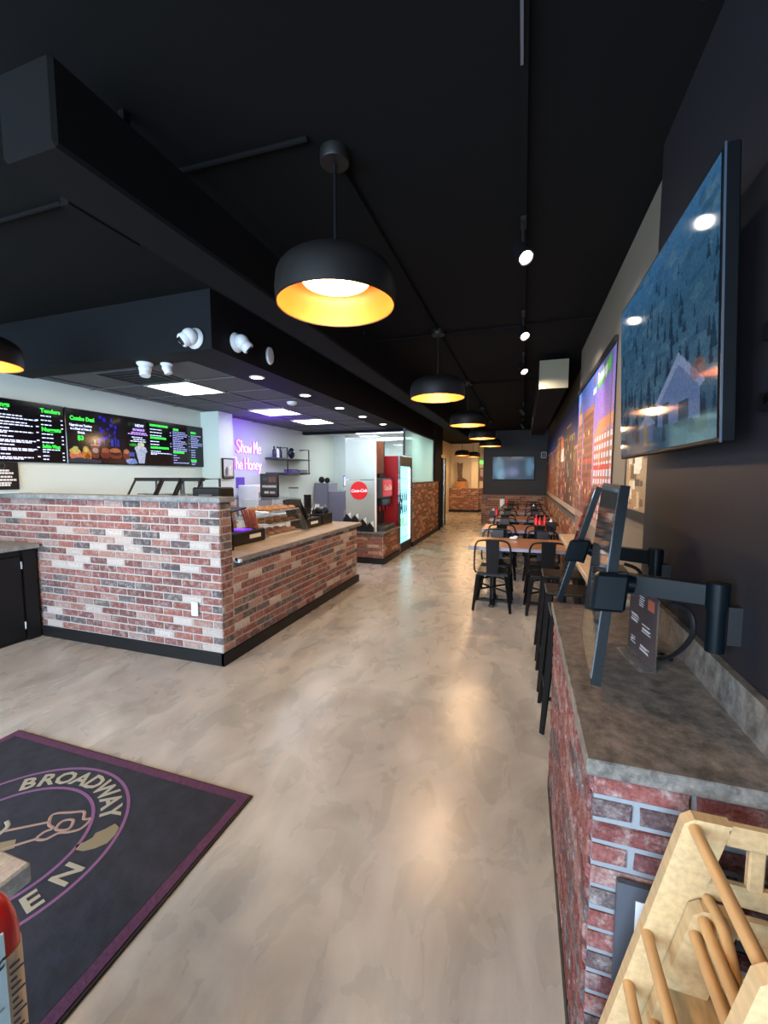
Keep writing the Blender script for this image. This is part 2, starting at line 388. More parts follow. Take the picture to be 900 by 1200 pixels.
# ------------------------------------------------------------------ printed pictures (flat print on a grid of small cells)
class Ras:
    def __init__(s, w_, h_, col=(0, 0, 0)):
        s.w, s.h = w_, h_; s.a = np.zeros((h_, w_, 3)); s.a[:] = s2l(*col)
        s.X, s.Y = np.meshgrid((np.arange(w_) + .5) / w_, (np.arange(h_) + .5) / h_)       # 0..1, y up
    def rect(s, x0, x1, y0, y1, col, al=1):
        m = (s.X >= x0) & (s.X < x1) & (s.Y >= y0) & (s.Y < y1); s.a[m] = s.a[m] * (1 - al) + np.array(s2l(*col)) * al
    def poly(s, P, col, al=1):
        ins = np.zeros(s.X.shape, bool); n = len(P)
        for i in range(n):
            (x0, y0), (x1, y1) = P[i], P[(i + 1) % n]
            if y0 == y1: continue
            c = ((s.Y >= min(y0, y1)) & (s.Y < max(y0, y1))); ins ^= c & (s.X < x0 + (s.Y - y0) / (y1 - y0) * (x1 - x0))
        s.a[ins] = s.a[ins] * (1 - al) + np.array(s2l(*col)) * al
    def ell(s, cx, cy, rx, ry, col, al=1):
        m = ((s.X - cx) / rx) ** 2 + ((s.Y - cy) / ry) ** 2 < 1; s.a[m] = s.a[m] * (1 - al) + np.array(s2l(*col)) * al
    def grad(s, stops):
        ys = [p for p, c in stops]; cs = np.array([s2l(*c) for p, c in stops])
        for k in range(3): s.a[:, :, k] = np.interp(s.Y, ys, cs[:, k])
    def noise(s, amt, cell=1):
        h_, w_ = (s.h + cell - 1) // cell, (s.w + cell - 1) // cell; n = rng.rand(h_, w_); n = np.kron(n, np.ones((cell, cell)))[:s.h, :s.w]
        s.a *= (1 + amt * (n - .5))[:, :, None]; s.a = s.a.clip(0, 1)
    def obj(s, name, mat, org, U, V, parent=None):
        org, U, V = Vector(org), Vector(U), Vector(V)
        if parent is not None: org = org - WL(parent)
        W, Hh = s.w, s.h; gu, gv = np.meshgrid(np.arange(W + 1) / W, np.arange(Hh + 1) / Hh)
        co = np.array(org)[None, None] + gu[:, :, None] * np.array(U) + gv[:, :, None] * np.array(V)
        me = bpy.data.meshes.new(name); me.vertices.add((W + 1) * (Hh + 1)); me.vertices.foreach_set('co', co.reshape(-1))
        i, j = np.meshgrid(np.arange(W), np.arange(Hh)); b0 = j * (W + 1) + i
        q = np.stack([b0, b0 + 1, b0 + W + 2, b0 + W + 1], -1).reshape(-1)
        me.loops.add(W * Hh * 4); me.loops.foreach_set('vertex_index', q.astype(np.int32)); me.polygons.add(W * Hh)
        me.polygons.foreach_set('loop_start', np.arange(0, W * Hh * 4, 4, dtype=np.int32))
        me.update(calc_edges=True); at = me.color_attributes.new('print', 'FLOAT_COLOR', 'CORNER')
        c = np.ones((Hh * W, 4, 4)); c[:, :, :3] = s.a.reshape(-1, 1, 3); at.data.foreach_set('color', c.reshape(-1)); me.materials.append(MAT[mat])
        o = bpy.data.objects.new(name, me); COL.objects.link(o)
        if parent is not None: o.parent = parent
        return o
# ------------------------------------------------------------------ bricks
BM_ = {}
def brick_mesh(L, hh, d, mat, var):
    key = (round(L, 3), round(hh, 4), d, mat, var)
    if key in BM_: return BM_[key]
    r = random.Random(hash((round(L * 1000), var))); m = MB(); c = .005; j = lambda: r.uniform(-.0018, .0018)
    x0, x1, z0, z1 = -L / 2, L / 2, -hh / 2, hh / 2
    ring = lambda y, q: [(x0 + q + j(), y, z0 + q + j()), (x1 - q + j(), y, z0 + q + j()), (x1 - q + j(), y, z1 - q + j()), (x0 + q + j(), y, z1 - q + j())]
    V = ring(0, 0) + ring(-d + c, 0) + ring(-d, c)
    F = [(8, 9, 10, 11)]
    for a in (0, 4):
        for k in range(4): F.append((a + k, a + (k + 1) % 4, a + 4 + (k + 1) % 4, a + 4 + k))
    m.add(V, F); BM_[key] = m.mesh('brick', mat); return BM_[key]
def courses(length, n, blen, off=0):
    """(row, start, end) of a running bond of n rows over the length"""
    out = []
    for k in range(n):
        x = -((k % 2) * .5 + off) * blen + random.uniform(-.006, .006)
        while x < length - .012:
            a, b = max(0, x), min(length, x + blen)
            if b - a > .03: out.append((k, a, b))
            x += blen
    return out
def brick_face(parent, org, rot, length, z0, z1, n, blen=.209, d=.016, g=.011, mat='brick', off=0, skip=None):
    """each brick an object; org = world start at the face (x,y), rot: 0 faces -Y, 90 faces +X, -90 faces -X"""
    p = (z1 - z0) / n; pl = WL(parent); a = R(rot); ux, uy = math.cos(a), math.sin(a)
    for (k, s, e) in courses(length, n, blen, off):
        if skip and skip(k, s, e): continue
        L = round((e - s - g) / .004) * .004; c = (s + e) / 2
        o = bpy.data.objects.new('brick', brick_mesh(L, p - g, d, mat, random.randrange(5))); COL.objects.link(o); o.parent = parent
        o.location = (org[0] + ux * c - pl.x, org[1] + uy * c - pl.y, z0 + (k + .5) * p - pl.z); o.rotation_euler = (random.uniform(-.012, .012), 0, a + random.uniform(-.008, .008))
def brick_stuff(name, parent, faces, mat='brick_far', blen=.209, d=.014, g=.011):
    m = MB()
    for (org, rot, length, z0, z1, n) in faces:
        p = (z1 - z0) / n; a = R(rot); mt = Matrix.Rotation(a, 4, 'Z')
        for (k, s, e) in courses(length, n, blen):
            c = (s + e) / 2; hl = (e - s - g) / 2; hh = (p - g) / 2; dd = d + random.uniform(-.003, .004)
            V = [(-hl, 0, -hh), (hl, 0, -hh), (hl, 0, hh), (-hl, 0, hh), (-hl, -dd, -hh), (hl, -dd, -hh), (hl, -dd, hh), (-hl, -dd, hh)]
            b = Vector((org[0] + math.cos(a) * c, org[1] + math.sin(a) * c, z0 + (k + .5) * p))
            m.add([mt @ Vector(v) + b for v in V], [(4, 5, 6, 7), (0, 1, 5, 4), (1, 2, 6, 5), (2, 3, 7, 6), (3, 0, 4, 7)])
    o = m.build(name, mat, parent); o['kind'] = 'stuff'; return o
# ================================================================== STRUCTURE
ZC = 3.0
struct(MB().box(-5.5, 1.0, -2.8, 19.1, -.1, 0), 'floor', 'polished_concrete')
struct(MB().box(-5.5, 1.0, -2.8, 19.1, ZC, ZC + .1), 'ceiling', 'ceiling_black')
struct(MB().box(.54, 1.0, -2.8, 2.22, 0, ZC), 'wall_right_front', 'near_wall')
struct(MB().box(.60, 1.0, 2.22, 5.4, 0, ZC), 'wall_right_middle', 'tan_wall')
struct(MB().box(.70, 1.0, 5.4, 13.8, 0, ZC), 'wall_right_rear', 'tan_wall')
struct(MB().box(-5.5, -5.2, -2.8, 2.77, 0, ZC), 'wall_left_front', 'white_wall')
struct(MB().box(-5.2, -4.75, 2.18, 2.93, 1.402, ZC), 'wall_left_upper', 'white_wall')
struct(MB().box(-5.2, -4.75, 2.93, 12.4, 0, ZC), 'wall_left', 'white_wall')
struct(MB().box(-4.75, -2.5, 12.2, 12.4, 0, ZC), 'wall_kitchen_back', 'white_wall')
struct(MB().box(-4.75, -4.42, 10.13, 10.5, 0, 2.62), 'wall_kitchen_step', 'white_wall')
struct(MB().box(-4.75, -4.42, 5.33, 5.66, 0, 2.555), 'wall_pillar', 'white_wall')
struct(MB().box(-3.3, -3.1, 12.4, 19.1, 0, ZC), 'wall_hall_left', 'beige_wall')
hb = struct(MB().box(-3.1, -1.0, 18.9, 19.1, 0, ZC), 'wall_hall_back', 'beige_wall')
hj = struct(MB().box(-2.15, -1.85, 18.55, 18.9, 0, ZC), 'wall_hall_pier', 'beige_wall')
struct(MB().box(-1.22, -1.02, 14.0, 18.9, 0, ZC), 'wall_hall_right', 'beige_wall')
wb = struct(MB().box(-1.22, .70, 13.8, 14.0, 0, ZC), 'wall_back', 'dark_wall')
# brick wainscots far away
m = MB().box(-3.085, -2.15, 18.84, 18.9, .1, 1.05); o = m.build('mortar_bed', 'mortar', hb)
brick_stuff('brick_courses', hb, [((-3.08, 18.84), 0, .93, .1, 1.04, 14), ], )
MB().box(-3.085, -2.15, 18.82, 18.9, 0, .1).build('baseboard', 'base_black', hb)
o = MB().box(-2.17, -1.83, 18.52, 18.57, .1, 1.05).build('mortar_bed', 'mortar', hj)
MB().box(-2.18, -1.82, 18.50, 18.57, 0, .1).build('baseboard', 'base_black', hj)
brick_stuff('brick_courses', hj, [((-2.17, 18.52), 0, .34, .1, 1.04, 14)])
MB().box(-1.85, -1.22, 18.82, 18.9, .1, 1.05).build('mortar_bed', 'mortar', hb)
brick_stuff('brick_courses', hb, [((-1.85, 18.82), 0, .62, .1, 1.04, 14)])
MB().box(-1.85, -1.22, 18.80, 18.9, 0, .1).build('baseboard', 'base_black', hb)
MB().box(-1.25, .70, 13.74, 13.8, .0, .96).build('mortar_bed', 'mortar', wb)
brick_stuff('brick_courses', wb, [((-1.25, 13.74), 0, 1.94, .0, .94, 14)])
MB().box(-1.27, .70, 13.70, 13.8, .955, .985).build('sill', 'brown_wood', wb)
wr = bpy.data.objects['wall_right_rear']
MB().box(.66, .70, 5.4, 13.74, 0, 1.0).build('mortar_bed', 'mortar', wr)
brick_stuff('brick_courses', wr, [((.66, 13.7), -90, 8.3, .02, .98, 14)])
MB().box(.63, .70, 5.4, 13.74, .985, 1.015).build('sill', 'grid_grey', wr)
# front of the shop behind the photographer: piers, header, two windows
wf = struct(MB().box(-5.2, -4.85, -2.8, -2.6, 0, ZC).box(-1.8, -1.55, -2.8, -2.6, 0, ZC).box(.45, .54, -2.8, -2.6, 0, ZC).box(-5.2, .54, -2.8, -2.6, 2.62, ZC).box(-5.2, .54, -2.8, -2.6, 0, .28), 'wall_front', 'dark_wall')
for i, (a, b) in enumerate(((-4.85, -1.8), (-1.55, .45))):
    wn = struct(MB().box(a, b, -2.72, -2.68, .28, .33).box(a, b, -2.72, -2.68, 2.57, 2.62).box(a, a + .05, -2.72, -2.68, .33, 2.57).box(b - .05, b, -2.72, -2.68, .33, 2.57), 'window_%d' % (i + 1), 'base_black')
    MB().box(a + .05, b - .05, -2.703, -2.697, .33, 2.57).build('pane', 'window_glass', wn)
# soffit over the counter with its dropped tile ceiling
struct(MB().box(-4.75, -2.31, 2.74, 2.80, 2.555, ZC).box(-2.37, -2.31, 2.80, 12.2, 2.555, ZC).box(-2.75, -2.37, 2.80, 8.5, 2.555, 2.60).box(-4.75, -2.75, 2.80, 2.99, 2.555, 2.60), 'soffit', 'black_paint')
struct(MB().box(-4.75, -2.37, 8.48, 8.62, 2.50, ZC), 'trim_1', 'black_paint')
kc = struct(MB().box(-4.75, -2.37, 2.99, 8.48, 2.64, 2.68), 'ceiling_kitchen', 'black_paint')
cols = [-2.75, -3.36, -3.97, -4.58, -4.75]; rows = [2.99 + .61 * i for i in range(10)]; rows[-1] = 8.48
tm = MB().cbox(-.29, .29, -.29, .29, 0, .014, .004).mesh('ceiling_tile', 'tile_black')
tn = MB().cbox(-.073, .073, -.29, .29, 0, .014, .004).mesh('ceiling_tile', 'tile_black')
LIT = [(1, 1), (1, 4), (1, 6)]
for i in range(4):
    for j in range(9):
        if (i, j) in LIT: continue
        t = bpy.data.objects.new('ceiling_tile', tm if i < 3 else tn); COL.objects.link(t); t.parent = kc
        t.location = ((cols[i] + cols[i + 1]) / 2, (rows[j] + rows[j + 1]) / 2, 2.566)
for x in cols[:-1]: MB().box(x - .012, x + .012, 2.99, 8.48, 2.556, 2.562).build('ceiling_grid_bar', 'grid_grey', kc)
for y in rows: MB().box(-4.75, -2.75, y - .012, y + .012, 2.555, 2.561).build('ceiling_grid_bar', 'grid_grey', kc)
NEAR3 = ['nearest the menu screens', 'in front of the purple neon sign', 'farthest back over the counter']
for n_, (i, j) in enumerate(LIT):
    x, y = (cols[i] + cols[i + 1]) / 2, (rows[j] + rows[j + 1]) / 2
    t = thing('ceiling_light', 'square white light panel in the black tile ceiling, ' + NEAR3[n_], 'ceiling light', (x, y, 2.55), 'light panels over the counter')
    MB().box(x - .30, x + .30, y - .30, y - .275, 2.552, 2.575).box(x - .30, x + .30, y + .275, y + .30, 2.552, 2.575).box(x - .30, x - .275, y - .275, y + .275, 2.552, 2.575).box(x + .275, x + .30, y - .275, y + .275, 2.552, 2.575).build('frame', 'white_paint', t)
    MB().box(x - .275, x + .275, y - .275, y + .275, 2.560, 2.572).build('diffuser', 'troffer', t)
t = thing('ceiling_vent', 'black square air vent in the tile ceiling beside the two white dome cameras', 'vent', (-3.75, 3.3, 2.55))
MB().box(-3.95, -3.4, 3.02, 3.04, 2.545, 2.56).box(-3.95, -3.4, 3.54, 3.56, 2.545, 2.56).box(-3.95, -3.93, 3.04, 3.54, 2.545, 2.56).box(-3.42, -3.4, 3.04, 3.54, 2.545, 2.56).build('frame', 'dark_grey', t)
for k in range(6): MB().box(-3.92, -3.43, 3.08 + k * .08, 3.12 + k * .08, 2.55, 2.556).build('slat', 'black_plastic', t)
# white ceiling of the back kitchen
kb = struct(MB().box(-4.75, -2.37, 8.62, 12.2, 2.62, 2.70), 'ceiling_back_kitchen', 'white_paint')
for i, (x, y) in enumerate(((-3.3, 9.4), (-3.5, 11.2))):
    t = thing('ceiling_light', ['long white ceiling light just behind the black header beam', 'long white ceiling light deepest in the back kitchen'][i], 'ceiling light', (x, y, 2.6), 'back kitchen lights')
    MB().box(x - .62, x + .62, y - .31, y + .31, 2.605, 2.62).build('frame', 'white_paint', t)
    MB().box(x - .59, x + .59, y - .28, y + .28, 2.600, 2.604).build('diffuser', 'troffer', t)
# downlights in the soffit strip
DW = ['nearest downlight of the soffit row, under the round blank wall plate', 'second downlight of the soffit row counting from the front', 'third downlight of the soffit row counting from the front', 'fourth downlight of the soffit row counting from the front', 'farthest downlight of the soffit row, above the drinks machine']
for i, y in enumerate((3.66, 4.64, 5.65, 6.57, 7.64)):
    t = thing('downlight', DW[i], 'downlight', (-2.55, y, 2.548), 'downlights in the soffit')
    MB().lathe([(.055, 0), (.075, 0), (.075, .008), (.055, .008)], (-2.55, y, 2.548), 20, True).build('trim_ring', 'white_paint', t, True)
    MB().lathe([(.001, 0), (.055, 0), (.055, .006), (.001, .006)], (-2.55, y, 2.549), 20).build('lens', 'spot_white', t, True)
    point('downlight_lamp', (-2.55, y, 2.53), 18, (1, .84, .62), .04, t, 120, (-2.5, y, 0))
# partition: half wall with frosted glass above, black pier and black door at its far end
hw = struct(MB().box(-2.46, -2.315, 8.97, 11.92, 0, 1.40), 'wall_partition', 'mortar')
brick_stuff('brick_courses', hw, [((-2.315, 8.98), 90, 2.93, .1, 1.38, 19)])
MB().box(-2.48, -2.285, 8.97, 11.92, 1.40, 1.43).build('sill', 'brown_wood', hw)
MB().box(-2.46, -2.29, 8.97, 11.92, 0, .1).build('baseboard', 'base_black', hw)
wn = struct(MB().box(-2.36, -2.32, 8.36, 8.39, 2.0, 2.555).box(-2.36, -2.32, 11.27, 11.32, 1.43, 2.555).box(-2.36, -2.32, 8.39, 11.27, 2.53, 2.555), 'window_3', 'grid_grey')
MB().box(-2.345, -2.335, 8.97, 11.27, 1.43, 2.53).build('pane', 'frosted_glass', wn); MB().box(-2.345, -2.335, 8.39, 8.965, 1.985, 2.53).build('pane', 'frosted_glass', wn)
wn = struct(MB().box(-3.35, -2.36, 8.40, 8.42, 2.48, 2.50), 'window_4', 'grid_grey')
MB().box(-3.35, -2.36, 8.405, 8.415, 1.98, 2.48).build('pane', 'clear_glass', wn)
struct(MB().box(-2.6, -2.28, 11.32, 12.2, 1.43, ZC).box(-2.6, -2.28, 11.92, 12.2, 0, 1.43), 'wall_pier', 'black_paint')
dr = struct(MB().cbox(-2.42, -2.30, 12.55, 13.15, .02, 2.12, .006), 'door_1', 'base_black')
MB().cyl((-2.27, 12.62, .05), (-2.27, 12.62, 2.1), .018).build('door_handle', 'chrome', dr)
struct(MB().box(-3.1, -2.28, 12.2, 12.4, 2.2, ZC), 'trim_2', 'black_paint')
# ducts under the ceiling
t = thing('air_duct', 'long black square air duct running over the counter front', 'duct', (-1.53, 1.0, 2.6))
MB().cbox(-1.66, -1.41, 1.0, 12.1, 2.6, 2.87, .012).build('duct_body', 'ceiling_black', t)
for y in (1.35, 4, 7, 10): MB().box(-1.55, -1.52, y, y + .03, 2.87, 3.0).build('hanger', 'ceiling_black', t)
t = thing('air_duct', 'shorter black air duct with a pale end panel beside the mural wall', 'duct', (.31, 5.4, 2.6))
MB().cbox(.15, .47, 5.42, 11.3, 2.6, 2.93, .01).build('duct_body', 'ceiling_black', t)
MB().box(.15, .47, 5.40, 5.42, 2.6, 2.93).build('end_panel', 'duct_end', t)
for y in (6, 8.5, 10.8): MB().box(.29, .32, y, y + .03, 2.93, 3.0).build('hanger', 'ceiling_black', t)
solo(MB().box(-2.30, -2.24, 1.64, 2.06, 2.955, 3.0), 'ceiling_slot_vent', 'ceiling_black', 'small black slot fixture on the ceiling left of the long duct', 'vent')
# conduits
def conduit(pts, label): solo(MB().tube(pts, .011, 8), 'conduit', 'ceiling_black', label, 'conduit', 'black conduits on the ceiling', True)
conduit([(-.83, 1.9, 2.985), (-.83, 11.3, 2.985)], 'thin black conduit linking the row of hanging lamps')
conduit([(-1.9, 1.66, 2.985), (-.9, 1.69, 2.985)], 'thin black conduit running left from the nearest lamp canopy')
conduit([(-5.19, 1.66, 2.985), (-2.32, 1.66, 2.985)], 'thin black conduit on the ceiling at the far left edge')
conduit([(-1.9, 4.29, 2.985), (.58, 4.28, 2.985)], 'black cross conduit near the second hanging lamp')
conduit([(-1.9, 6.66, 2.985), (.58, 6.66, 2.985)], 'black cross conduit near the third hanging lamp')
# track with heads
t = thing('light_track', 'black ceiling track running down the middle of the room', 'light track', (-.035, 1, 2.97))
MB().box(-.055, -.02, .9, 12.5, 2.972, 3.0).build('rail', 'ceiling_black', t)
MB().box(-.046, -.036, 1.2, 1.62, 2.966, 2.972).build('white_strip', 'grid_grey', t)
HD = ['nearest lit spotlight on the ceiling track', 'second lit spotlight on the ceiling track', 'third lit spotlight on the ceiling track, above the pale duct end', 'unlit looking black spotlight on the track near the rear screen', 'rearmost black spotlight on the track']
for i, (y, p) in enumerate(((2.55, 42), (3.91, 42), (5.19, 42), (8.6, 36), (11.0, 22))):
    t = thing('track_spotlight', HD[i], 'spotlight', (-.035, y, 2.78), 'spotlights on the ceiling track')
    MB().box(-.05, -.02, y - .05, y + .05, 2.95, 2.972).cyl((-.035, y, 2.95), (-.035, y, 2.84), .008).build('adapter', 'black_plastic', t)
    d = Vector((.55, .25, -.75)).normalized(); c = Vector((-.035, y, 2.80))
    if i < 3: d = Vector((.35, -.55, -.75)).normalized()
    q = d.to_track_quat('Z', 'Y').to_matrix()
    def loc(p_): return c + q @ Vector(p_)
    hm = MB().lathe([(.03, -.08), (.042, -.07), (.045, .055), (.038, .055), (.036, .04)], n=20); hm.v = [tuple(loc(p_)) for p_ in hm.v]; hm.build('lamp_head', 'black_metal', t, True)
    lm = MB().lathe([(.001, .043), (.034, .043), (.034, .048), (.001, .048)], n=20); lm.v = [tuple(loc(p_)) for p_ in lm.v]; lm.build('lens', 'bulb_white' if i < 3 else 'dark_grey', t, True)
    point('spot_lamp', c + Vector((.03, 0, -.09)), p, (1, .90, .76), .03, t, 92, (.62, y + .45, 1.95), .6)
# pendants
def lamp_profile(r, h):
    out = []
    for k in range(9):
        a = math.pi / 2 * k / 8; out.append((.035 + (r - .035) * math.sin(a) ** .62, h - (h * .52) * (1 - math.cos(a)) ** 1.0))
    return out + [(r + .004, h * .3), (r, 0)]
def pendant(label, r=.268, h=.20, zr=2.345):
    t = thing('pendant_lamp', label, 'pendant lamp', (0, 0, zr), 'black dome pendant lamps')
    pr = lamp_profile(r, h); MB().lathe(pr + [(r - .004, 0)] + [(max(.02, a - .004), b - .004) for a, b in pr[::-1]], (0, 0, zr), 48, False).build('shade', 'lamp_black', t, True)
    sp = [(max(.02, a - .006), b - .006) for a, b in pr]; sp[-1] = (r - .006, .001)
    V = MB(); V.lathe(sp, (0, 0, zr), 48); V.f = V.f[:-2]; V.build('shade_lining', 'lamp_gold', t, True)
    MB().lathe([(.001, .10), (.15, .10), (.155, .105), (.155, .117), (.001, .117)], (0, 0, zr), 40).build('diffuser', 'lamp_disc', t, True)
    MB().cyl((0, 0, zr + h - .01), (0, 0, ZC - .04), .008, n=10).build('rod', 'black_metal', t, True)
    MB().lathe([(.001, -.05), (.062, -.05), (.065, -.045), (.065, 0), (.001, 0)], (0, 0, ZC), 28).build('canopy', 'lamp_black', t, True)
    return t
PL = [(-.83, 1.81, 'nearest and largest looking black dome pendant lamp with glowing gold inside'), (-.83, 4.2, 'second black dome pendant lamp in the aisle row'), (-.83, 6.57, 'third black dome pendant lamp in the aisle row'),
      (-.83, 8.95, 'fourth black dome pendant lamp in the aisle row'), (-.83, 11.3, 'fifth and last black dome pendant lamp of the aisle row'), (-3.62, 1.92, 'black dome pendant lamp at the far left edge, partly cut off'),
      (-2.2, 16.0, 'left pendant lamp hanging in the rear hallway by the boot'), (-1.93, 17.2, 'right pendant lamp hanging in the rear hallway'),
      (-.83, -.58, 'added unseen black dome pendant lamp nearest the shop windows')]  # last entry: extra lamp added out of view to warm the near floor
pen = None
for i, (x, y, lb) in enumerate(PL):
    if pen is None: pen = pendant(lb); pen.location = (x, y, 2.345); t = pen
    else: t = dup(pen, (x, y, 2.345), lb)
    point('pendant_bulb', (x, y, 2.385), 24 if i in (6, 7) else 27, (1, .66, .35), .09, t)
# ================================================================== BRICK COUNTERS
# tall partition facing the entrance
bp = thing('brick_partition', 'tall brick partition wall with grey stone cap at the front of the counter', 'counter', (-3.5, 2.84, 0))
MB().box(-5.199, -2.325, 2.775, 2.92, .0, 1.36).build('mortar_core', 'mortar', bp)
brick_face(bp, (-5.19, 2.775), 0, 2.873, .1, 1.36, 19, off=.25, d=.008, g=.0135, skip=lambda k, s, e: (e < .70 and k < 12))
brick_face(bp, (-2.325, 2.768), 90, .152, .1, 1.36, 19, off=.3, d=.008, g=.0135)
MB().cbox(-5.199, -2.28, 2.73, 2.92, 1.36, 1.40, .004).build('cap', 'cap_stone', bp)
MB().box(-4.46, -2.30, 2.748, 2.775, 0, .1).box(-2.325, -2.298, 2.748, 2.92, 0, .1).build('baseboard', 'base_black', bp)
t = thing('power_outlet', 'white power outlet plate low on the brick partition', 'outlet', (-2.585, 2.752, .40))
MB().cbox(-2.62, -2.55, 2.746, 2.757, .40, .52, .004).build('plate', 'outlet_white', t)
for z in (.425, .468): MB().cbox(-2.60, -2.57, 2.743, 2.748, z, z + .03, .003).build('socket', 'sign_white', t)
# low service counter
bc = thing('brick_counter', 'long low brick service counter with pale stone top', 'counter', (-2.5, 4.3, 0))
MB().box(-2.75, -2.325, 2.92, 5.72, 0, .85).build('mortar_core', 'mortar', bc)
brick_face(bc, (-2.325, 2.92), 90, 2.80, .1, .85, 11, d=.008, g=.0135)
MB().cbox(-3.05, -2.27, 2.922, 5.78, .848, .885, .004).build('worktop', 'tan_stone', bc)
MB().box(-2.30, -2.267, 2.922, 5.785, .840, .880).build('edge_strip', 'cap_stone', bc)
MB().box(-2.325, -2.298, 2.92, 5.745, 0, .1).box(-2.75, -2.325, 5.72, 5.745, 0, .1).build('baseboard', 'base_black', bc)
MB().cbox(-2.29, -2.255, 2.923, 2.96, .838, .868, .003).build('corner_guard', 'outlet_white', bc)
# drinks counter
dc = thing('drinks_counter', 'small low brick counter under the soda machine', 'counter', (-2.8, 7.5, 0))
MB().box(-3.15, -2.345, 7.0, 7.95, 0, .535).build('mortar_core', 'mortar', dc)
brick_face(dc, (-3.15, 7.0), 0, .805, .1, .535, 7, mat='brick_far')
brick_face(dc, (-2.345, 7.0), 90, .95, .1, .535, 7, mat='brick_far')
MB().cbox(-3.17, -2.30, 6.95, 7.955, .535, .573, .004).build('worktop', 'granite', dc)
MB().box(-3.15, -2.31, 6.965, 7.0, 0, .1).box(-2.345, -2.31, 7.0, 7.95, 0, .1).build('baseboard', 'base_black', dc)
# bar on the right
ZB = .96
bb = thing('brick_bar', 'brick bar counter with dark granite top along the right wall', 'counter', (.35, 1.5, 0))
MB().box(.168, .539, .973, 2.14, 0, ZB - .04).build('mortar_core', 'mortar_bar', bb)
brick_face(bb, (.160, .973), 0, .378, .07, ZB - .04, 16, mat='brick_bar', off=.55, blen=.2, g=.0145, d=.009)
brick_face(bb, (.168, 2.13), -90, 1.164, .07, ZB - .04, 16, mat='brick_bar', off=.2, blen=.2, g=.0145, d=.009)
MB().cbox(.148, .539, .952, 2.145, ZB - .038, ZB, .003).build('bar_top', 'granite', bb)
MB().box(.518, .539, .955, 2.145, ZB, ZB + .105).build('backsplash', 'granite', bb)
MB().box(.158, .168, .96, 2.14, 0, .07).box(.148, .539, .957, .973, 0, .07).build('baseboard', 'base_black', bb)
# wall ledge beyond the bar
t = thing('wall_ledge', 'tan wall ledge on black pedestals just beyond the granite bar', 'ledge', (.53, 3.5, 0))
MB().cbox(.37, .60, 2.24, 4.62, .94, .98, .004).build('ledge_top', 'tan_stone', t)
for y in (2.4, 3.06, 4.4):
    MB().cbox(.54, .595, y - .03, y + .03, .02, .94, .004).build('pedestal', 'black_metal', t)
    MB().cbox(.50, .597, y - .045, y + .045, .0, .02, .004).build('base_plate', 'black_metal', t)
# black cabinet at the left edge
t = thing('black_cabinet', 'black cabinet with grey stone top against the brick partition at far left', 'cabinet', (-4.6, 1.9, 0))
MB().box(-5.195, -4.49, .9, 2.735, .0, .885).build('body', 'base_black', t)
MB().cbox(-5.198, -4.40, .88, 2.74, .885, .925, .004).build('worktop', 'cap_stone', t)
MB().box(-4.49, -4.46, 2.63, 2.735, 0, .885).build('filler_panel', 'base_black', t)
for (a, b) in ((2.06, 2.61), (1.48, 2.04)):
    d = MB().cbox(-4.49, -4.47, a, b, .04, .82, .004).build('door', 'black_plastic', t)
    MB().cyl((-4.455, a + .06, .6), (-4.455, a + .06, .72), .006).build('handle', 'black_metal', d)
    for z in (.12, .70): MB().cyl((-4.462, b, z), (-4.462, b, z + .07), .008).build('hinge', 'chrome', d)
# ================================================================== KITCHEN WALL: menu screens, signs
UY = (0, 1, 0); UZ = (0, 0, 1); XM = -4.72
def menu_screen(y0, y1, label):
    t = thing('menu_screen', label, 'screen', (XM - .01, (y0 + y1) / 2, 1.71), 'menu screens on the kitchen wall')
    MB().cbox(XM - .025, XM, y0 + .004, y1 - .004, 1.71, 2.315, .006).build('screen_panel', 'screen_black', t); return t
def lines(t, rows_, mat, name='menu_lines'):
    """unreadable small print shown as fine bars: rows of (y0, y1, z)"""
    m = MB()
    for (a, b, z) in rows_:
        x = a
        while x < b:
            l = random.uniform(.02, .05); m.box(XM + .001, XM + .002, x, min(b, x + l), z, z + .0105); x += l + .008
    m.build(name, mat, t)['kind'] = 'stuff'
T = lambda s, sz, mat, t, y, z, **k: text(s, sz, mat, 'menu_heading', t, (XM + .001, y, z), UY, UZ, **k)
# the wall is seen from +X with +Y to the right
t = menu_screen(2.21, 3.27, 'left menu screen with green wing and nugget headings, cut by the frame')
T('Wings', .062, 'scr_green', t, 2.60, 2.235, align='LEFT', bold=.002)
lines(t, [(2.45, 2.74, 2.205)] + [(2.3, e, z) for e, z in ((2.86, 2.155), (3.0, 2.128), (2.9, 2.09), (2.95, 2.065), (2.75, 2.03), (2.95, 2.0), (2.72, 1.985), (2.78, 1.95), (2.97, 1.915), (2.93, 1.90), (2.78, 1.87), (2.98, 1.835), (2.95, 1.82), (2.74, 1.78), (2.94, 1.75), (2.85, 1.735))], 'scr_white')
lines(t, [(2.98, 3.005, z) for z in (2.135, 2.07, 2.01, 1.93, 1.86, 1.765)], 'scr_white', 'menu_prices')
T('Tenders', .058, 'scr_green', t, 3.03, 2.225, align='LEFT', bold=.002); T('Nuggets', .058, 'scr_green', t, 3.03, 2.035, align='LEFT', bold=.002); T('Buffalo Wings', .052, 'scr_green', t, 3.03, 1.862, align='LEFT', bold=.0015, sx=.6)
lines(t, [(3.03, 3.13, z) for z in (2.185, 2.14, 2.095)] + [(3.03, 3.14, z) for z in (2.0, 1.96, 1.915)] + [(3.03, 3.2, 1.84), (3.03, 3.09, 1.815), (3.03, 3.09, 1.775), (3.03, 3.09, 1.74)], 'scr_white')
lines(t, [(3.225, 3.245, z) for z in (2.155, 2.11, 2.07, 1.985, 1.945, 1.905, 1.81, 1.77, 1.735)], 'scr_white', 'menu_prices')
t = menu_screen(3.27, 4.33, 'middle menu screen with combo deal, food pictures and a shake')
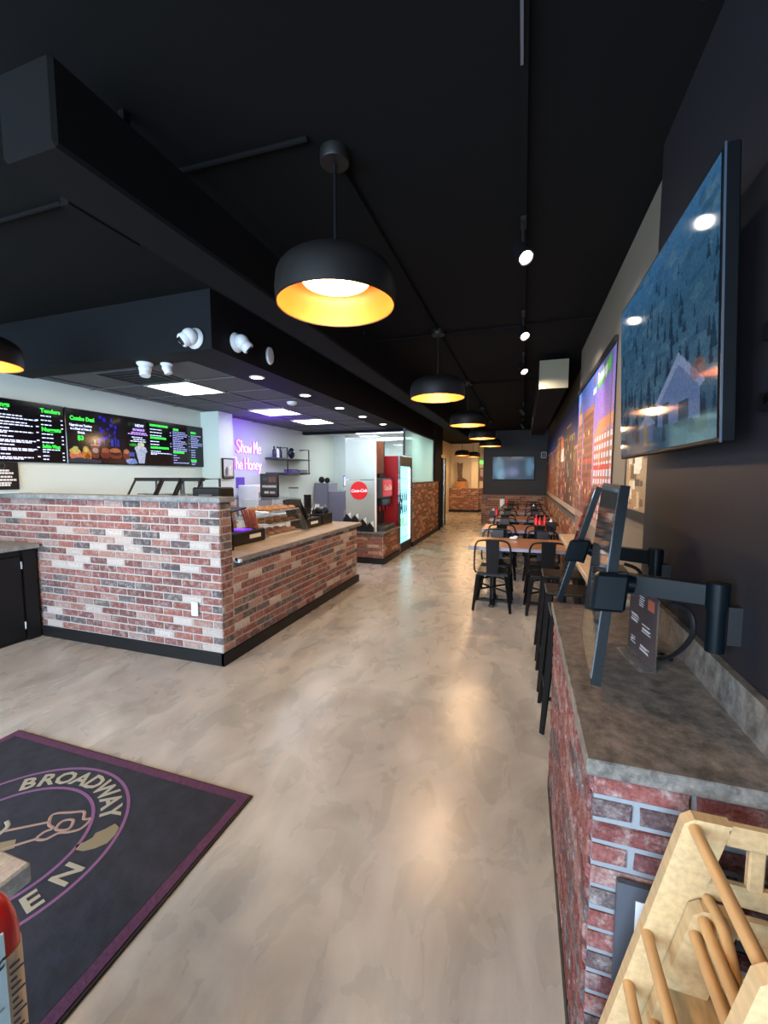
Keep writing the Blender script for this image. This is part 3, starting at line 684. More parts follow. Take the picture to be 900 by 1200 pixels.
ra = Ras(150, 84, (14, 10, 14)); ra.noise(.8, 5)
ra.rect(.33, .62, .42, .92, (10, 8, 40)); ra.poly([(.5, .85), (.62, .95), (.63, .9), (.52, .8)], (60, 40, 30))
for i in range(26): x = rng.uniform(.36, .56); y = rng.uniform(.44, .9); ra.rect(x, x + rng.uniform(.008, .03), y, y + rng.uniform(.02, .08), (36, 30, 225))
for i in range(12): x = rng.uniform(.34, .6); ra.rect(x, x + .01, .36, .5, (30, 50, 200))
for (cx, cy, rx, ry, c) in ((.08, .14, .065, .12, (226, 130, 100)), (.07, .22, .055, .06, (230, 190, 100)), (.08, .27, .03, .04, (190, 210, 120)), (.20, .15, .055, .13, (214, 140, 60)), (.19, .26, .03, .06, (236, 200, 110)), (.21, .12, .03, .06, (160, 80, 30)),
                           (.42, .2, .06, .12, (120, 50, 30)), (.42, .26, .05, .05, (170, 90, 60)), (.55, .2, .08, .13, (130, 60, 34)), (.54, .27, .07, .04, (190, 120, 80)), (.55, .2, .07, .03, (70, 26, 18)), (.69, .2, .05, .12, (120, 54, 34)), (.69, .26, .04, .05, (190, 130, 100)), (.5, .06, .2, .05, (50, 18, 14))):
    ra.ell(cx, cy, rx, ry, c)
ra.poly([(.245, .36), (.355, .36), (.335, .1), (.265, .1)], (120, 60, 50)); ra.ell(.30, .25, .035, .05, (200, 170, 160)); ra.rect(.295, .305, .36, .46, (170, 170, 180)); ra.rect(.245, .36, .34, .37, (180, 140, 130))
ra.poly([(0, 0), (.35, 0), (.37, .05), (.1, .1), (0, .06)], (60, 64, 80))
ra.poly([(.82, .3), (.97, .3), (.94, .02), (.86, .02)], (196, 206, 240)); ra.ell(.89, .34, .085, .07, (214, 224, 250)); ra.ell(.9, .43, .05, .06, (226, 226, 200)); ra.ell(.93, .30, .06, .05, (190, 200, 240)); ra.ell(.75, .06, .07, .06, (150, 170, 230)); ra.poly([(.72, .0), (.80, .14), (.84, .02)], (120, 150, 226))
ra.ell(.79, .42, .06, .03, (40, 180, 50)); ra.rect(.73, .8, .17, .26, (60, 100, 190))
for k in range(9): a = math.pi * k / 8; ra.poly([(.78 + .012 * math.cos(a), .84 + .015 * math.sin(a)), (.78 + .05 * math.cos(a - .06), .84 + .07 * math.sin(a - .06)), (.78 + .05 * math.cos(a + .06), .84 + .07 * math.sin(a + .06))], (60, 110, 70))
ra.noise(.5, 2)
ra.obj('menu_picture', 'menu_print', (XM + .0008, 3.285, 1.722), (0, 1.03, 0), (0, 0, .582), t)
T('Combo Deal', .062, 'scr_green', t, 3.46, 2.19, bold=.0025, sx=.85)
T('Upgrade any Tenders', .034, 'scr_white', t, 3.44, 2.125, bold=.001, sx=.85); T('to a Meal w/ Fries &', .034, 'scr_white', t, 3.44, 2.085, bold=.001, sx=.85); T('Drink', .034, 'scr_white', t, 3.44, 2.045, bold=.001)
T('$3', .07, 'scr_green', t, 3.43, 1.975, bold=.002)
T('NEW!', .05, 'scr_white', t, 4.2, 2.20, bold=.001); lines(t, [(4.10, 4.28, 2.165), (4.10, 4.28, 2.15), (4.08, 4.30, 2.12), (4.03, 4.32, 2.10)], 'scr_purple', 'menu_title'); lines(t, [(4.08, 4.24, 2.06), (4.1, 4.28, 2.035), (4.06, 4.29, 2.01)], 'scr_white')
t = menu_screen(4.33, 5.40, 'right menu screen full of small print next to the white pillar')
for (y, z, b) in ((4.36, 2.235, 4.66), (4.36, 2.07, 4.62), (4.36, 1.94, 4.66), (4.75, 2.215, 4.85), (4.74, 1.895, 4.94), (5.08, 2.20, 5.18), (5.07, 1.79, 5.18)):
    m = MB(); x = y
    while x < b: l = random.uniform(.02, .05); m.box(XM + .001, XM + .002, x, min(x + l, b), z, z + .028); x += l + .006
    m.build('menu_heading', 'scr_green', t)['kind'] = 'stuff'
lines(t, [(4.36, 4.55, z) for z in (2.19, 2.15, 2.11)] + [(4.36, 4.5, z) for z in (2.03, 1.99)] + [(4.36, 4.52, 1.90), (4.36, 4.68, 1.875), (4.36, 4.46, 1.86)], 'scr_white')
lines(t, [(4.74, random.uniform(4.87, 5.02), 2.19 - .026 * k) for k in range(11)] + [(4.74, random.uniform(4.8, 4.9), 1.86 - .034 * k) for k in range(3)] + [(4.74, 5.02, 1.755)], 'scr_grey')
lines(t, [(5.08, random.uniform(5.2, 5.32), 2.165 - .028 * k) for k in range(7)] + [(5.08, 5.16, 1.95 - .034 * k) for k in range(4)] + [(5.08, 5.17, 1.77), (5.08, 5.15, 1.74)], 'scr_grey')
lines(t, [(4.69, 4.71, z) for z in (2.17, 2.13, 2.02, 1.98, 1.87)] + [(5.04, 5.05, 2.15 - .05 * k) for k in range(5)] + [(5.36, 5.375, 2.14 - .06 * k) for k in range(6)], 'scr_grey', 'menu_prices')
# black notice sign at far left
t = thing('notice_sign', 'small black notice sign with white lettering under the left menu screen', 'sign', (-4.72, 2.6, 1.43))
MB().cbox(-4.749, -4.725, 2.42, 2.80, 1.44, 1.706, .004).build('board', 'base_black', t)
for k, (a, b, z) in enumerate(((2.56, 2.72, 1.615), (2.55, 2.755, 1.59), (2.57, 2.74, 1.555), (2.52, 2.775, 1.525), (2.6, 2.73, 1.495), (2.62, 2.72, 1.475))):
    m = MB(); x = a
    while x < b: l = random.uniform(.012, .03); m.box(-4.725, -4.7235, x, min(b, x + l), z, z + .018); x += l + .005
    m.build('lettering', 'print_white', t)['kind'] = 'stuff'
lg = MB().lathe([(.026, 0), (.03, 0), (.03, .0015), (.026, .0015)], (0, 0, 0), 20, True); lg.v = [(-4.7245 + p[2], 2.66 + p[0], 1.67 + p[1]) for p in lg.v]; lg.build('round_logo', 'grid_grey', t)
# neon
NS = {'S': [[(.62, .86), (.35, 1), (.1, .85), (.18, .6), (.5, .42), (.58, .16), (.3, 0), (.05, .12)]],
      'h': [[(.1, 1), (.1, 0)], [(.1, .4), (.28, .58), (.45, .45), (.47, 0)]], 'o': [[(.27, .55), (.06, .42), (.06, .14), (.27, 0), (.48, .14), (.48, .42), (.27, .55)]],
      'w': [[(.04, .55), (.16, 0), (.32, .45), (.48, 0), (.6, .55)]], 'M': [[(.06, 0), (.12, 1), (.38, .35), (.62, 1), (.70, 0)]],
      'e': [[(.08, .3), (.46, .33), (.4, .52), (.2, .56), (.05, .3), (.16, .03), (.46, .1)]], 'T': [[(0, 1), (.7, 1)], [(.35, 1), (.35, 0)]],
      'H': [[(.08, 1), (.08, 0)], [(.6, 1), (.6, 0)], [(.08, .5), (.6, .52)]], 'n': [[(.08, .55), (.08, 0)], [(.08, .38), (.28, .56), (.44, .42), (.46, 0)]],
      'y': [[(.06, .55), (.26, .08)], [(.5, .55), (.26, .06), (.1, -.35)]]}
ADV = {'S': .72, 'h': .6, 'o': .58, 'w': .68, 'M': .84, 'e': .56, 'T': .72, 'H': .74, 'n': .58, 'y': .56, ' ': .3}
t = thing('neon_sign', 'purple neon sign reading Show Me The Honey on the white wall', 'neon sign', (-4.74, 6.45, 1.7))
def neon(word, y0, z0, s, sy):
    x = y0
    for ch in word:
        if ch in NS:
            m = MB(); b_ = MB()
            for st in NS[ch]:
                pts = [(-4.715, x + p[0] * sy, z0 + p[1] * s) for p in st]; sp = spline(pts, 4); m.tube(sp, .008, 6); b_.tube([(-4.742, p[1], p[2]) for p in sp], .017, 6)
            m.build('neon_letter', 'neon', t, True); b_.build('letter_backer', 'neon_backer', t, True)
        x += ADV[ch] * sy
neon('Show Me', 6.12, 1.985, .215, .168); neon('The Honey', 5.97, 1.69, .205, .168)
point('neon_glow', (-4.05, 6.2, 2.3), 17, (.20, .03, 1), .2, t)
# framed picture on the pillar
t = thing('framed_picture', 'small black framed picture on the white pillar', 'picture', (-4.41, 5.5, 1.52))
MB().box(-4.418, -4.395, 5.37, 5.63, 1.53, 1.85).build('frame', 'base_black', t)
ra = Ras(26, 32, (196, 200, 196)); ra.poly([(.15, .1), (.4, .12), (.45, .5), (.3, .6), (.1, .4)], (110, 110, 116)); ra.poly([(.6, .1), (.8, .1), (.78, .6), (.7, .75), (.62, .6)], (236, 220, 190)); ra.rect(0, 1, 0, .1, (120, 110, 100)); ra.noise(.2, 2)
ra.obj('picture', 'photo_print', (-4.394, 5.39, 1.55), (0, .22, 0), (0, 0, .28), t)
# pipe shelf unit
t = thing('pipe_shelf', 'black pipe wall shelf holding bottles and boxes beside the neon sign', 'shelf', (-4.6, 7.7, 1.6))
for z in (1.905, 1.62): MB().box(-4.74, -4.5, 7.0, 8.36, z, z + .025).build('shelf_board', 'dark_grey', t)
for y in (7.45, 8.34): MB().tube([(-4.745, y, 2.14), (-4.52, y, 2.14), (-4.52, y, 1.61), (-4.745, y, 1.61)], .014, 8).build('pipe', 'black_metal', t, True)
def bottle(loc, r, h, mat, label, cat='bottle', cap='black_plastic', group=None, nozzle=False):
    t_ = thing('bottle', label, cat, loc, group); x, y, z = loc
    MB().lathe([(.001, 0), (r, 0), (r, h * .58), (r * .8, h * .68), (r * .34, h * .78), (r * .34, h * .86), (.001, h * .86)], loc, 16).build('body', mat, t_, True)
    MB().lathe([(.001, h * .84), (r * .42, h * .84), (r * (.15 if nozzle else .42), h), (.001, h)], loc, 12).build('cap', cap, t_, True); return t_
for i, (y, mt) in enumerate(((7.1, 'bottle_dark'), (7.22, 'paper'), (7.32, 'bottle_dark'))): bottle((-4.6, y, 1.93), .035, .22, mt, ['dark bottle at the left end of the pipe shelf', 'white bottle between two dark ones on the pipe shelf', 'dark bottle right of the white one on the pipe shelf'][i], group='bottles on the pipe shelf')
solo(MB().ball((-4.55, 7.66, 2.04), .06, .1, .11), 'cap_hat', 'bottle_dark', 'dark blue cap standing on the upper pipe shelf', 'cap', smooth=True)
t = thing('storage_box', 'low purple box on the lower pipe shelf', 'box', (-4.6, 7.8, 1.645)); MB().cbox(-4.7, -4.52, 7.6, 7.85, 1.645, 1.70).build('body', 'purple_plastic', t); MB().cbox(-4.705, -4.515, 7.595, 7.855, 1.70, 1.712, .003).build('lid', 'dark_grey', t)
t = thing('storage_box', 'low grey box on the lower pipe shelf next to the purple one', 'box', (-4.6, 8.1, 1.645)); MB().cbox(-4.7, -4.52, 7.95, 8.28, 1.645, 1.69).build('body', 'grey_cabinet', t); MB().cbox(-4.705, -4.515, 7.945, 8.285, 1.69, 1.702, .003).build('lid', 'dark_grey', t)
# back counter along the kitchen wall
t = thing('back_counter', 'white back counter along the kitchen wall behind the service counter', 'counter', (-4.45, 5.6, 0))
MB().box(-4.73, -4.15, 2.95, 5.32, 0, .86).box(-4.73, -4.15, 5.68, 8.4, 0, .86).build('body', 'white_paint', t)
MB().cbox(-4.74, -4.1, 2.95, 5.325, .86, .90, .004).cbox(-4.74, -4.1, 5.675, 8.4, .86, .90, .004).build('worktop', 'steel', t)
for k, y in enumerate((3.2, 3.9, 4.6, 6.0, 6.7, 7.4)):
    d = MB().cbox(-4.15, -4.13, y, y + .62, .08, .82, .004).build('door', 'white_paint', t); MB().cyl((-4.11, y + .56, .55), (-4.11, y + .56, .7), .006).build('handle', 'chrome', d)
# three slanted glass fronted warmers behind the partition
WLB = ['left slanted glass food warmer behind the brick partition', 'middle slanted glass food warmer behind the brick partition', 'right slanted glass food warmer behind the brick partition']
wt = thing('prep_table', 'steel prep table behind the brick partition carrying the food warmers', 'table', (-3.3, 3.3, 0))
MB().cbox(-4.05, -2.93, 3.05, 3.6, 1.02, 1.06, .004).build('table_top', 'steel', wt)
for x in (-4.02, -3.08):
    for y in (3.08, 3.57): MB().cyl((x, y, 0), (x, y, 1.02), .02).build('leg', 'chrome', wt)
for i, x0 in enumerate((-3.80, -3.43, -3.19)):
    wd = (.36, .23, .25)[i]; t = thing('food_warmer', WLB[i], 'food warmer', (x0 + wd / 2, 3.3, 1.06), 'slanted food warmers'); zt = 1.555
    for x in (x0 + .012, x0 + wd - .012):
        MB().tube([(x, 3.55, 1.07), (x, 3.55, zt - .012), (x, 3.30, zt - .012), (x, 3.12, 1.25), (x, 3.12, 1.07)], .012, 6).build('side_frame', 'black_plastic', t)
    MB().box(x0 + .012, x0 + wd - .012, 3.28, 3.34, zt - .035, zt).build('hood_bar', 'black_plastic', t); MB().box(x0, x0 + wd, 3.11, 3.56, 1.06, 1.10).build('base', 'steel', t)
    MB().prism([(x0 + .02, 3.125, 1.25), (x0 + .02, 3.295, zt - .03), (x0 + .02, 3.30, zt - .03), (x0 + .02, 3.13, 1.25)], (wd - .04, 0, 0)).build('glass_front', 'case_glass', t)
    for zz in (1.22, 1.38): MB().box(x0 + .02, x0 + wd - .02, 3.3, 3.54, zz, zz + .012).build('rack', 'chrome', t)
t = thing('receipt_printer', 'black receipt printer on the counter by the partition end', 'printer', (-2.62, 3.15, .885))
MB().cbox(-2.78, -2.52, 2.98, 3.2, .885, .93, .004).build('base', 'black_plastic', t); MB().box(-2.66, -2.62, 3.08, 3.12, .93, 1.34).build('post', 'black_metal', t); MB().cbox(-2.80, -2.50, 3.0, 3.2, 1.34, 1.47, .012).build('housing', 'black_plastic', t); MB().box(-2.72, -2.58, 2.995, 3.0, 1.38, 1.41).build('slot', 'grid_grey', t)
# ================================================================== SERVICE COUNTER CLUTTER
ZT = .885
t = thing('register_box', 'black counter box with raised touchscreen and white label near the brick partition', 'cash box', (-2.74, 3.6, ZT))
MB().cbox(-2.88, -2.63, 3.32, 3.86, ZT, ZT + .13, .01).build('body', 'black_plastic', t)
MB().box(-2.631, -2.627, 3.58, 3.77, ZT + .05, ZT + .09).build('label_plate', 'paper', t)
MB().box(-2.84, -2.67, 3.52, 3.68, ZT + .13, ZT + .14).build('tray_inlay', 'purple_glow', t)
sc = MB().prism([(-2.86, 3.36, ZT + .14), (-2.66, 3.36, ZT + .14), (-2.72, 3.40, ZT + .34), (-2.92, 3.40, ZT + .34)], (.0, .02, .012)).build('touchscreen', 'screen_black', t)
MB().prism([(-2.90, 3.34, ZT + .335), (-2.64, 3.34, ZT + .335), (-2.64, 3.56, ZT + .36), (-2.90, 3.56, ZT + .36)], (0, 0, .012)).build('lid', 'black_plastic', t)
t = thing('stick_display', 'rack of orange wrapped sticks standing in the black counter box', 'snack sticks', (-2.75, 3.78, ZT + .13))
for k in range(6): MB().cyl((-2.82 + k * .028, 3.80, ZT + .13), (-2.85 + k * .03, 3.75, ZT + .33 + .01 * (k % 2)), .011, n=8).build('stick', 'wrap_orange', t, True)
# pastry case
t = thing('pastry_case', 'clear pastry case with trays of pastries on the service counter', 'display case', (-2.93, 4.3, ZT))
x0, x1, y0, y1, z1 = -3.02, -2.66, 3.98, 4.68, 1.30
MB().box(x0, x1, y0, y1, ZT, ZT + .02).build('base', 'tray', t)
MB().box(x0, x1, y0, y0 + .006, ZT + .02, z1).build('glass_panel', 'case_glass', t); MB().box(x1 - .006, x1, y0 + .006, y1, ZT + .02, z1).build('glass_panel', 'case_glass', t); MB().box(x0, x0 + .006, y0 + .006, y1, ZT + .02, z1).build('glass_panel', 'case_glass', t)
MB().box(x0, x1, y0, y1, z1, z1 + .008).build('glass_top', 'case_glass', t)
for z in (1.02, 1.16): MB().cbox(x0 + .01, x1 - .01, y0 + .02, y1 - .02, z, z + .012, .003).build('tray', 'tray', t)
k = 0
for zi, z in enumerate((ZT + .02, 1.032, 1.172)):
    for i in range(3):
        for j in range(4):
            px_, py_ = x0 + .075 + i * .11, y0 + .10 + j * .16
            mt = 'pastry' if zi else 'wrap_orange'
            if zi == 1 and i == 2: mt = 'pastry_dark'
            o = MB().ball((px_, py_, z + .02), .048, .052, .022, 10, 6).build('pastry', mt, None, True)
            tag(center(o), '%s, %s row, %s' % (['wrapped snack on the bottom of the pastry case', 'round pastry on the middle tray of the pastry case', 'round pastry on the top tray of the pastry case'][zi], ['nearest', 'second', 'third', 'farthest'][j], ['left', 'centre', 'right'][i]), 'pastry', ['snacks in the case base', 'pastries on the middle tray', 'pastries on the top tray'][zi])
t = thing('menu_stand', 'black printed menu stand on top of the pastry case', 'sign', (-2.98, 4.5, 1.308))
MB().box(-3.12, -2.86, 4.49, 4.505, 1.315, 1.60).build('board', 'screen_black', t); MB().box(-3.08, -2.9, 4.45, 4.55, 1.308, 1.316).build('foot', 'black_plastic', t)
ra = Ras(26, 28, (26, 22, 26)); ra.rect(.45, .9, .65, .9, (90, 50, 50)); ra.rect(.1, .4, .7, .85, (50, 50, 70)); ra.rect(.08, .92, .38, .5, (150, 150, 160)); ra.rect(.2, .45, .1, .22, (170, 170, 180)); ra.rect(.55, .85, .12, .22, (150, 150, 160)); ra.noise(.6, 1); ra.obj('print', 'photo_print', (-3.11, 4.4885, 1.325), (.24, 0, 0), (0, 0, .265), t)
# cutlery organisers
t = thing('cutlery_organiser', 'black cutlery organiser with slanted lid in the middle of the service counter', 'organiser', (-2.75, 4.95, ZT))
MB().cbox(-2.88, -2.64, 4.78, 5.2, ZT, ZT + .13, .008).build('body', 'black_plastic', t)
MB().prism([(-2.90, 4.76, ZT + .13), (-2.62, 4.76, ZT + .13), (-2.70, 4.72, ZT + .36), (-2.95, 4.72, ZT + .36)], (0, .03, .02)).build('lid', 'screen_black', t)
MB().box(-2.641, -2.637, 4.9, 5.1, ZT + .05, ZT + .085).build('label_plate', 'paper', t)
for k in range(9): MB().cyl((-2.84 + (k % 3) * .07, 4.84 + k * .035, ZT + .1), (-2.86 + (k % 3) * .07 + random.uniform(-.02, .02), 4.84 + k * .035, ZT + .22 + random.uniform(0, .06)), .009, n=6).build('utensil', 'black_plastic' if k % 3 else 'chrome', t)
t = thing('cutlery_organiser', 'smaller black bin of cutlery at the far end of the service counter', 'organiser', (-2.75, 5.4, ZT))
MB().cbox(-2.86, -2.66, 5.28, 5.6, ZT, ZT + .15, .008).build('body', 'black_plastic', t)
for k in range(8): MB().ball((-2.82 + (k % 3) * .06, 5.33 + k * .03, ZT + .17 + .02 * (k % 2)), .03, .03, .05, 8, 6).build('lid_cup', 'black_plastic', t, True)
t = thing('acrylic_holder', 'clear acrylic brochure holder in front of the cutlery organiser', 'holder', (-2.62, 4.72, ZT))
MB().prism([(-2.60, 4.62, ZT), (-2.60, 4.76, ZT), (-2.70, 4.76, ZT + .26), (-2.70, 4.62, ZT + .26)], (.006, 0, .002)).build('back', 'acrylic', t); MB().box(-2.60, -2.56, 4.62, 4.76, ZT, ZT + .006).build('foot', 'acrylic', t)
t = thing('cup_stack', 'stack of black cups with cream band behind the cutlery organiser', 'cups', (-2.93, 5.35, ZT))
for k in range(4): MB().lathe([(.001, 0), (.045, 0), (.055, .12), (.001, .12)], (-2.93, 5.35, ZT + .15 + k * .05), 18).build('cup', 'black_plastic', t, True)
MB().lathe([(.001, 0), (.075, 0), (.075, .15), (.001, .15)], (-2.93, 5.35, ZT), 18).build('cup_sleeve', 'cream', t, True)
t = thing('spray_bottle', 'spray bottle with purple liquid at the end of the service counter', 'bottle', (-2.97, 5.68, ZT))
MB().lathe([(.001, 0), (.04, 0), (.04, .12), (.001, .12)], (-2.97, 5.68, ZT), 16).build('liquid_body', 'purple_plastic', t, True)
MB().lathe([(.04, .12), (.036, .16), (.015, .2), (.015, .22), (.001, .22)], (-2.97, 5.68, ZT), 16).build('neck', 'paper', t, True); MB().box(-2.985, -2.92, 5.665, 5.695, ZT + .22, ZT + .26).build('trigger', 'paper', t)
# steel worktop row behind (back kitchen cabinets)
for i, (a, b, y, h, lb) in enumerate(((-4.74, -4.37, 9.0, 1.40, 'taller grey cabinet in the back kitchen with black items on top'), (-4.36, -3.88, 9.0, 1.21, 'shorter grey cabinet in the back kitchen carrying a tablet screen'))):
    t = thing('grey_cabinet', lb, 'cabinet', ((a + b) / 2, y + .25, 0)); MB().box(a, b, y, y + .5, 0, h).build('body', 'grey_cabinet', t)
    d = MB().cbox(a + .02, b - .02, y - .02, y, .08, h - .05, .006).build('door', 'grey_cabinet', t); MB().box(b - .08, b - .06, y - .035, y - .02, h * .5, h * .65).build('handle', 'chrome', d)
t = thing('tablet_screen', 'small lit tablet on a stand in the back kitchen', 'tablet', (-3.98, 9.2, 1.21))
MB().box(-4.02, -3.94, 9.15, 9.25, 1.21, 1.225).cyl((-3.98, 9.2, 1.22), (-3.98, 9.2, 1.34), .012).build('stand', 'black_metal', t); MB().box(-4.06, -3.88, 9.16, 9.18, 1.32, 1.58).build('frame', 'black_plastic', t); MB().box(-4.045, -3.895, 9.157, 9.16, 1.34, 1.56).build('display', 'scr_white', t)
for i, (x, w_) in enumerate(((-4.62, .08), (-4.47, .07))): solo(MB().ball((x, 9.15, 1.40 + w_), w_, .06, w_, 10, 6), 'black_bag', 'black_plastic', ['left', 'right'][i] + ' black bag on top of the taller grey cabinet', 'bag', 'black bags on the grey cabinet', True)
# ================================================================== DRINKS STATION
t = thing('steel_panel', 'tall brushed steel splash panel carrying a round red soda sign', 'panel', (-2.77, 7.03, .573))
MB().box(-3.06, -2.50, 7.02, 7.035, .573, 1.50).build('lower_sheet', 'steel', t); MB().box(-3.06, -2.50, 7.02, 7.035, 1.51, 2.23).build('upper_sheet', 'steel', t); MB().box(-2.50, -2.47, 7.015, 7.04, .573, 2.24).build('edge_trim', 'white_paint', t)
MB().box(-3.07, -2.47, 7.015, 7.04, 2.23, 2.26).build('top_trim', 'white_paint', t)
t = thing('soda_sign', 'round red Coca-Cola sign on the steel panel', 'sign', (-2.80, 7.015, 1.15))
dm = MB().lathe([(.001, 0), (.165, 0), (.165, .008), (.001, .008)], n=40); dm.v = [(p[0] - 2.80, 7.019 - p[2], p[1] + 1.31) for p in dm.v]; dm.build('disc', 'coke_red', t)
text('Coca-Cola', .078, 'sign_white', 'lettering', t, (-2.80, 7.0105, 1.285), (1, 0, .04), (0, 0, 1), shear=.35, bold=.003, sx=.92)
t = thing('wood_panel', 'brown wooden board standing between the steel panel and the red fridge', 'board', (-2.73, 7.9, .573))
MB().cbox(-2.84, -2.62, 7.88, 7.905, .573, 2.24, .004).build('board', 'brown_wood', t); MB().box(-2.62, -2.61, 7.87, 7.91, .573, 2.24).build('edge', 'dark_grey', t)
t = thing('soda_machine', 'dark grey soda fountain machine with a red Coca-Cola front on the drinks counter', 'soda machine', (-2.6, 7.5, .573))
MB().cbox(-2.86, -2.42, 7.2, 7.82, 1.16, 1.54, .02).build('upper_housing', 'dark_grey', t)
MB().cbox(-2.86, -2.60, 7.2, 7.82, .66, 1.16, .01).build('rear_housing', 'black_plastic', t)
MB().cbox(-2.86, -2.36, 7.18, 7.84, .573, .66, .01).build('drip_tray', 'dark_grey', t)
MB().cbox(-2.60, -2.44, 7.24, 7.78, 1.02, 1.16, .01).build('valve_block', 'black_plastic', t)
for k in range(5): MB().cyl((-2.50, 7.3 + k * .105, 1.02), (-2.50, 7.3 + k * .105, .93), .018, .012, 10).build('nozzle', 'black_plastic' if k % 2 else 'red_plastic', t, True)
MB().box(-2.42, -2.41, 7.23, 7.79, 1.2, 1.5).build('front_sign', 'coke_red', t)
text('Coca-Cola', .14, 'sign_white', 'lettering', t, (-2.4095, 7.51, 1.31), UY, UZ, shear=.35, bold=.003, sx=.75)
MB().cbox(-2.8, -2.5, 7.3, 7.7, 1.54, 1.62, .02).build('ice_lid', 'black_plastic', t)
ZL = ['leftmost', 'second', 'third', 'rightmost']
for i, x in enumerate((-3.02, -2.87, -2.72, -2.58)):
    t = thing('lid_holder', '%s black pointed holder with white paper by the steel panel' % ZL[i], 'holder', (x, 6.98, .573), 'black pointed holders on the drinks counter')
    zt = .573 + (.34, .33, .26, .2)[i]
    MB().prism([(x - .07, 6.96, .575), (x + .07, 6.96, .575), (x + .07, 6.96, zt - .12), (x, 6.96, zt - .03), (x - .07, 6.96, zt - .12)], (0, .03, 0)).build('body', 'black_plastic', t)
    MB().prism([(x, 6.995, zt - .04), (x + .075, 6.995, zt - .12), (x + .06, 6.995, zt)], (0, .01, 0)).build('paper_tip', 'paper', t)
# drinks fridge
fx0, fx1, fy0, fy1, fz = -3.0, -2.315, 7.975, 8.955, 1.97
t = thing('drinks_fridge', 'tall red drinks fridge with lit blue glass door', 'fridge', (-2.65, 8.46, 0))
MB().cbox(fx0, fx1 - .04, fy0, fy1, .0, fz, .012).build('cabinet', 'red_fridge', t)
MB().cbox(fx1 - .04, fx1, fy0, fy0 + .07, .12, fz, .006).cbox(fx1 - .04, fx1, fy1 - .07, fy1, .12, fz, .006).box(fx1 - .04, fx1, fy0 + .07, fy1 - .07, fz - .20, fz).box(fx1 - .04, fx1, fy0 + .07, fy1 - .07, .12, .2).build('door_frame', 'black_plastic', t)
MB().box(fx1 - .035, fx1 + .008, fy0 - .004, fy0 + .03, .06, fz).build('silver_edge', 'chrome', t)
MB().box(fx1 - .035, fx1 - .03, fy0 + .07, fy1 - .07, .2, fz - .2).build('lit_interior', 'fridge_light', t)
for k in range(6): MB().box(fx1 - .03, fx1 - .012, fy0 + .07, fy1 - .07, .30 + k * .245, .312 + k * .245).build('shelf', 'sign_white', t)
for k in range(26): MB().box(fx1 - .03, fx1 - .012, fy1 - .2, fy1 - .1, .22 + k * .059, .25 + k * .059).build('led_strip', 'led_white', t)
MB().box(fx1 - .01, fx1 - .004, fy0 + .07, fy1 - .07, .2, fz - .2).build('door_glass', 'case_glass', t)
MB().cyl((fx1 + .03, fy0 + .05, .9), (fx1 + .03, fy0 + .05, 1.12), .012).build('door_handle', 'black_plastic', t, True)
MB().cbox(fx1 - .04, fx1 - .01, fy0, fy1, 0, .11, .005).build('kick_plate', 'black_plastic', t)
nb = 0
for k, row in enumerate((.80, 1.045)):
    for j in range(5): solo(MB().lathe([(.001, 0), (.009, 0), (.009, .13), (.004, .16), (.004, .19), (.001, .19)], (fx1 - .021, fy0 + .15 + j * .11, row - .003 + .016), 8), 'bottle', 'bottle_dark' if (j + k) % 2 else 'bottle_teal', '%s dark bottle from the door handle on the %s shelf of the drinks fridge' % (['first', 'second', 'third', 'fourth', 'fifth'][j], ['lower', 'upper'][k]), 'bottle', 'bottles in the drinks fridge', True)
for j in range(3): solo(MB().lathe([(.001, 0), (.009, 0), (.009, .12), (.004, .15), (.001, .15)], (fx1 - .021, fy0 + .15 + j * .11, .568), 8), 'bottle', 'bottle_green', '%s small green bottle from the door handle in the drinks fridge' % ['first', 'second', 'third'][j], 'bottle', 'green bottles in the drinks fridge', True)
# ================================================================== SECURITY CAMERAS
def seccam(label, loc, n, look, dark=True, sc=1.0):
    """round base on a surface with normal n and a ball looking along look"""
    n, look, c = Vector(n).normalized(), Vector(look).normalized(), Vector(loc); t = thing('security_camera', label, 'camera', loc, 'white security cameras')
    q = n.to_track_quat('Z', 'Y').to_matrix(); m = MB().lathe([(.001, 0), (.075, 0), (.08, .01), (.07, .03), (.05, .04), (.001, .04)], n=24); m.v = [tuple(c + q @ Vector(p) * sc) for p in m.v]; m.build('base', 'camera_white', t, True)
    b = c + n * .06 * sc; MB().ball(b, .062 * sc, n=18, m=12).build('ball', 'camera_white', t, True)
    q = look.to_track_quat('Z', 'Y').to_matrix(); m = MB().lathe([(.05, .0), (.052, .07), (.045, .08), (.001, .08)], n=20); m.v = [tuple(b + q @ Vector(p) * sc) for p in m.v]; m.build('hood', 'camera_white', t, True)
    if dark: m = MB().cbox(-.028, .028, -.032, .032, .07, .088, .006); m.v = [tuple(b + q @ Vector(p)) for p in m.v]; m.build('lens_window', 'screen_black', t)
seccam('white ball security camera on the front face of the soffit', (-2.46, 2.74, 2.64), (0, -1, 0), (-.35, -.6, -.5))
seccam('white ball security camera on the aisle side of the soffit', (-2.31, 3.03, 2.68), (1, 0, 0), (.55, .35, -.6))
seccam('larger white dome camera under the soffit beside the vent', (-3.16, 2.9, 2.556), (0, 0, -1), (.15, -.2, -1), False, .85)
seccam('smaller white dome camera under the soffit, right of the larger one', (-3.0, 2.98, 2.556), (0, 0, -1), (.3, .1, -1), False, .65)
m = MB().lathe([(.001, 0), (.05, 0), (.055, .01), (.05, .025), (.001, .03)], n=24); m.v = [(-2.31 + p[2], 3.51 + p[0], 2.70 + p[1] * 1.5) for p in m.v]; solo(m, 'blank_plate', 'camera_white', 'oval white wall plate on the aisle side of the soffit', 'wall plate', smooth=True)
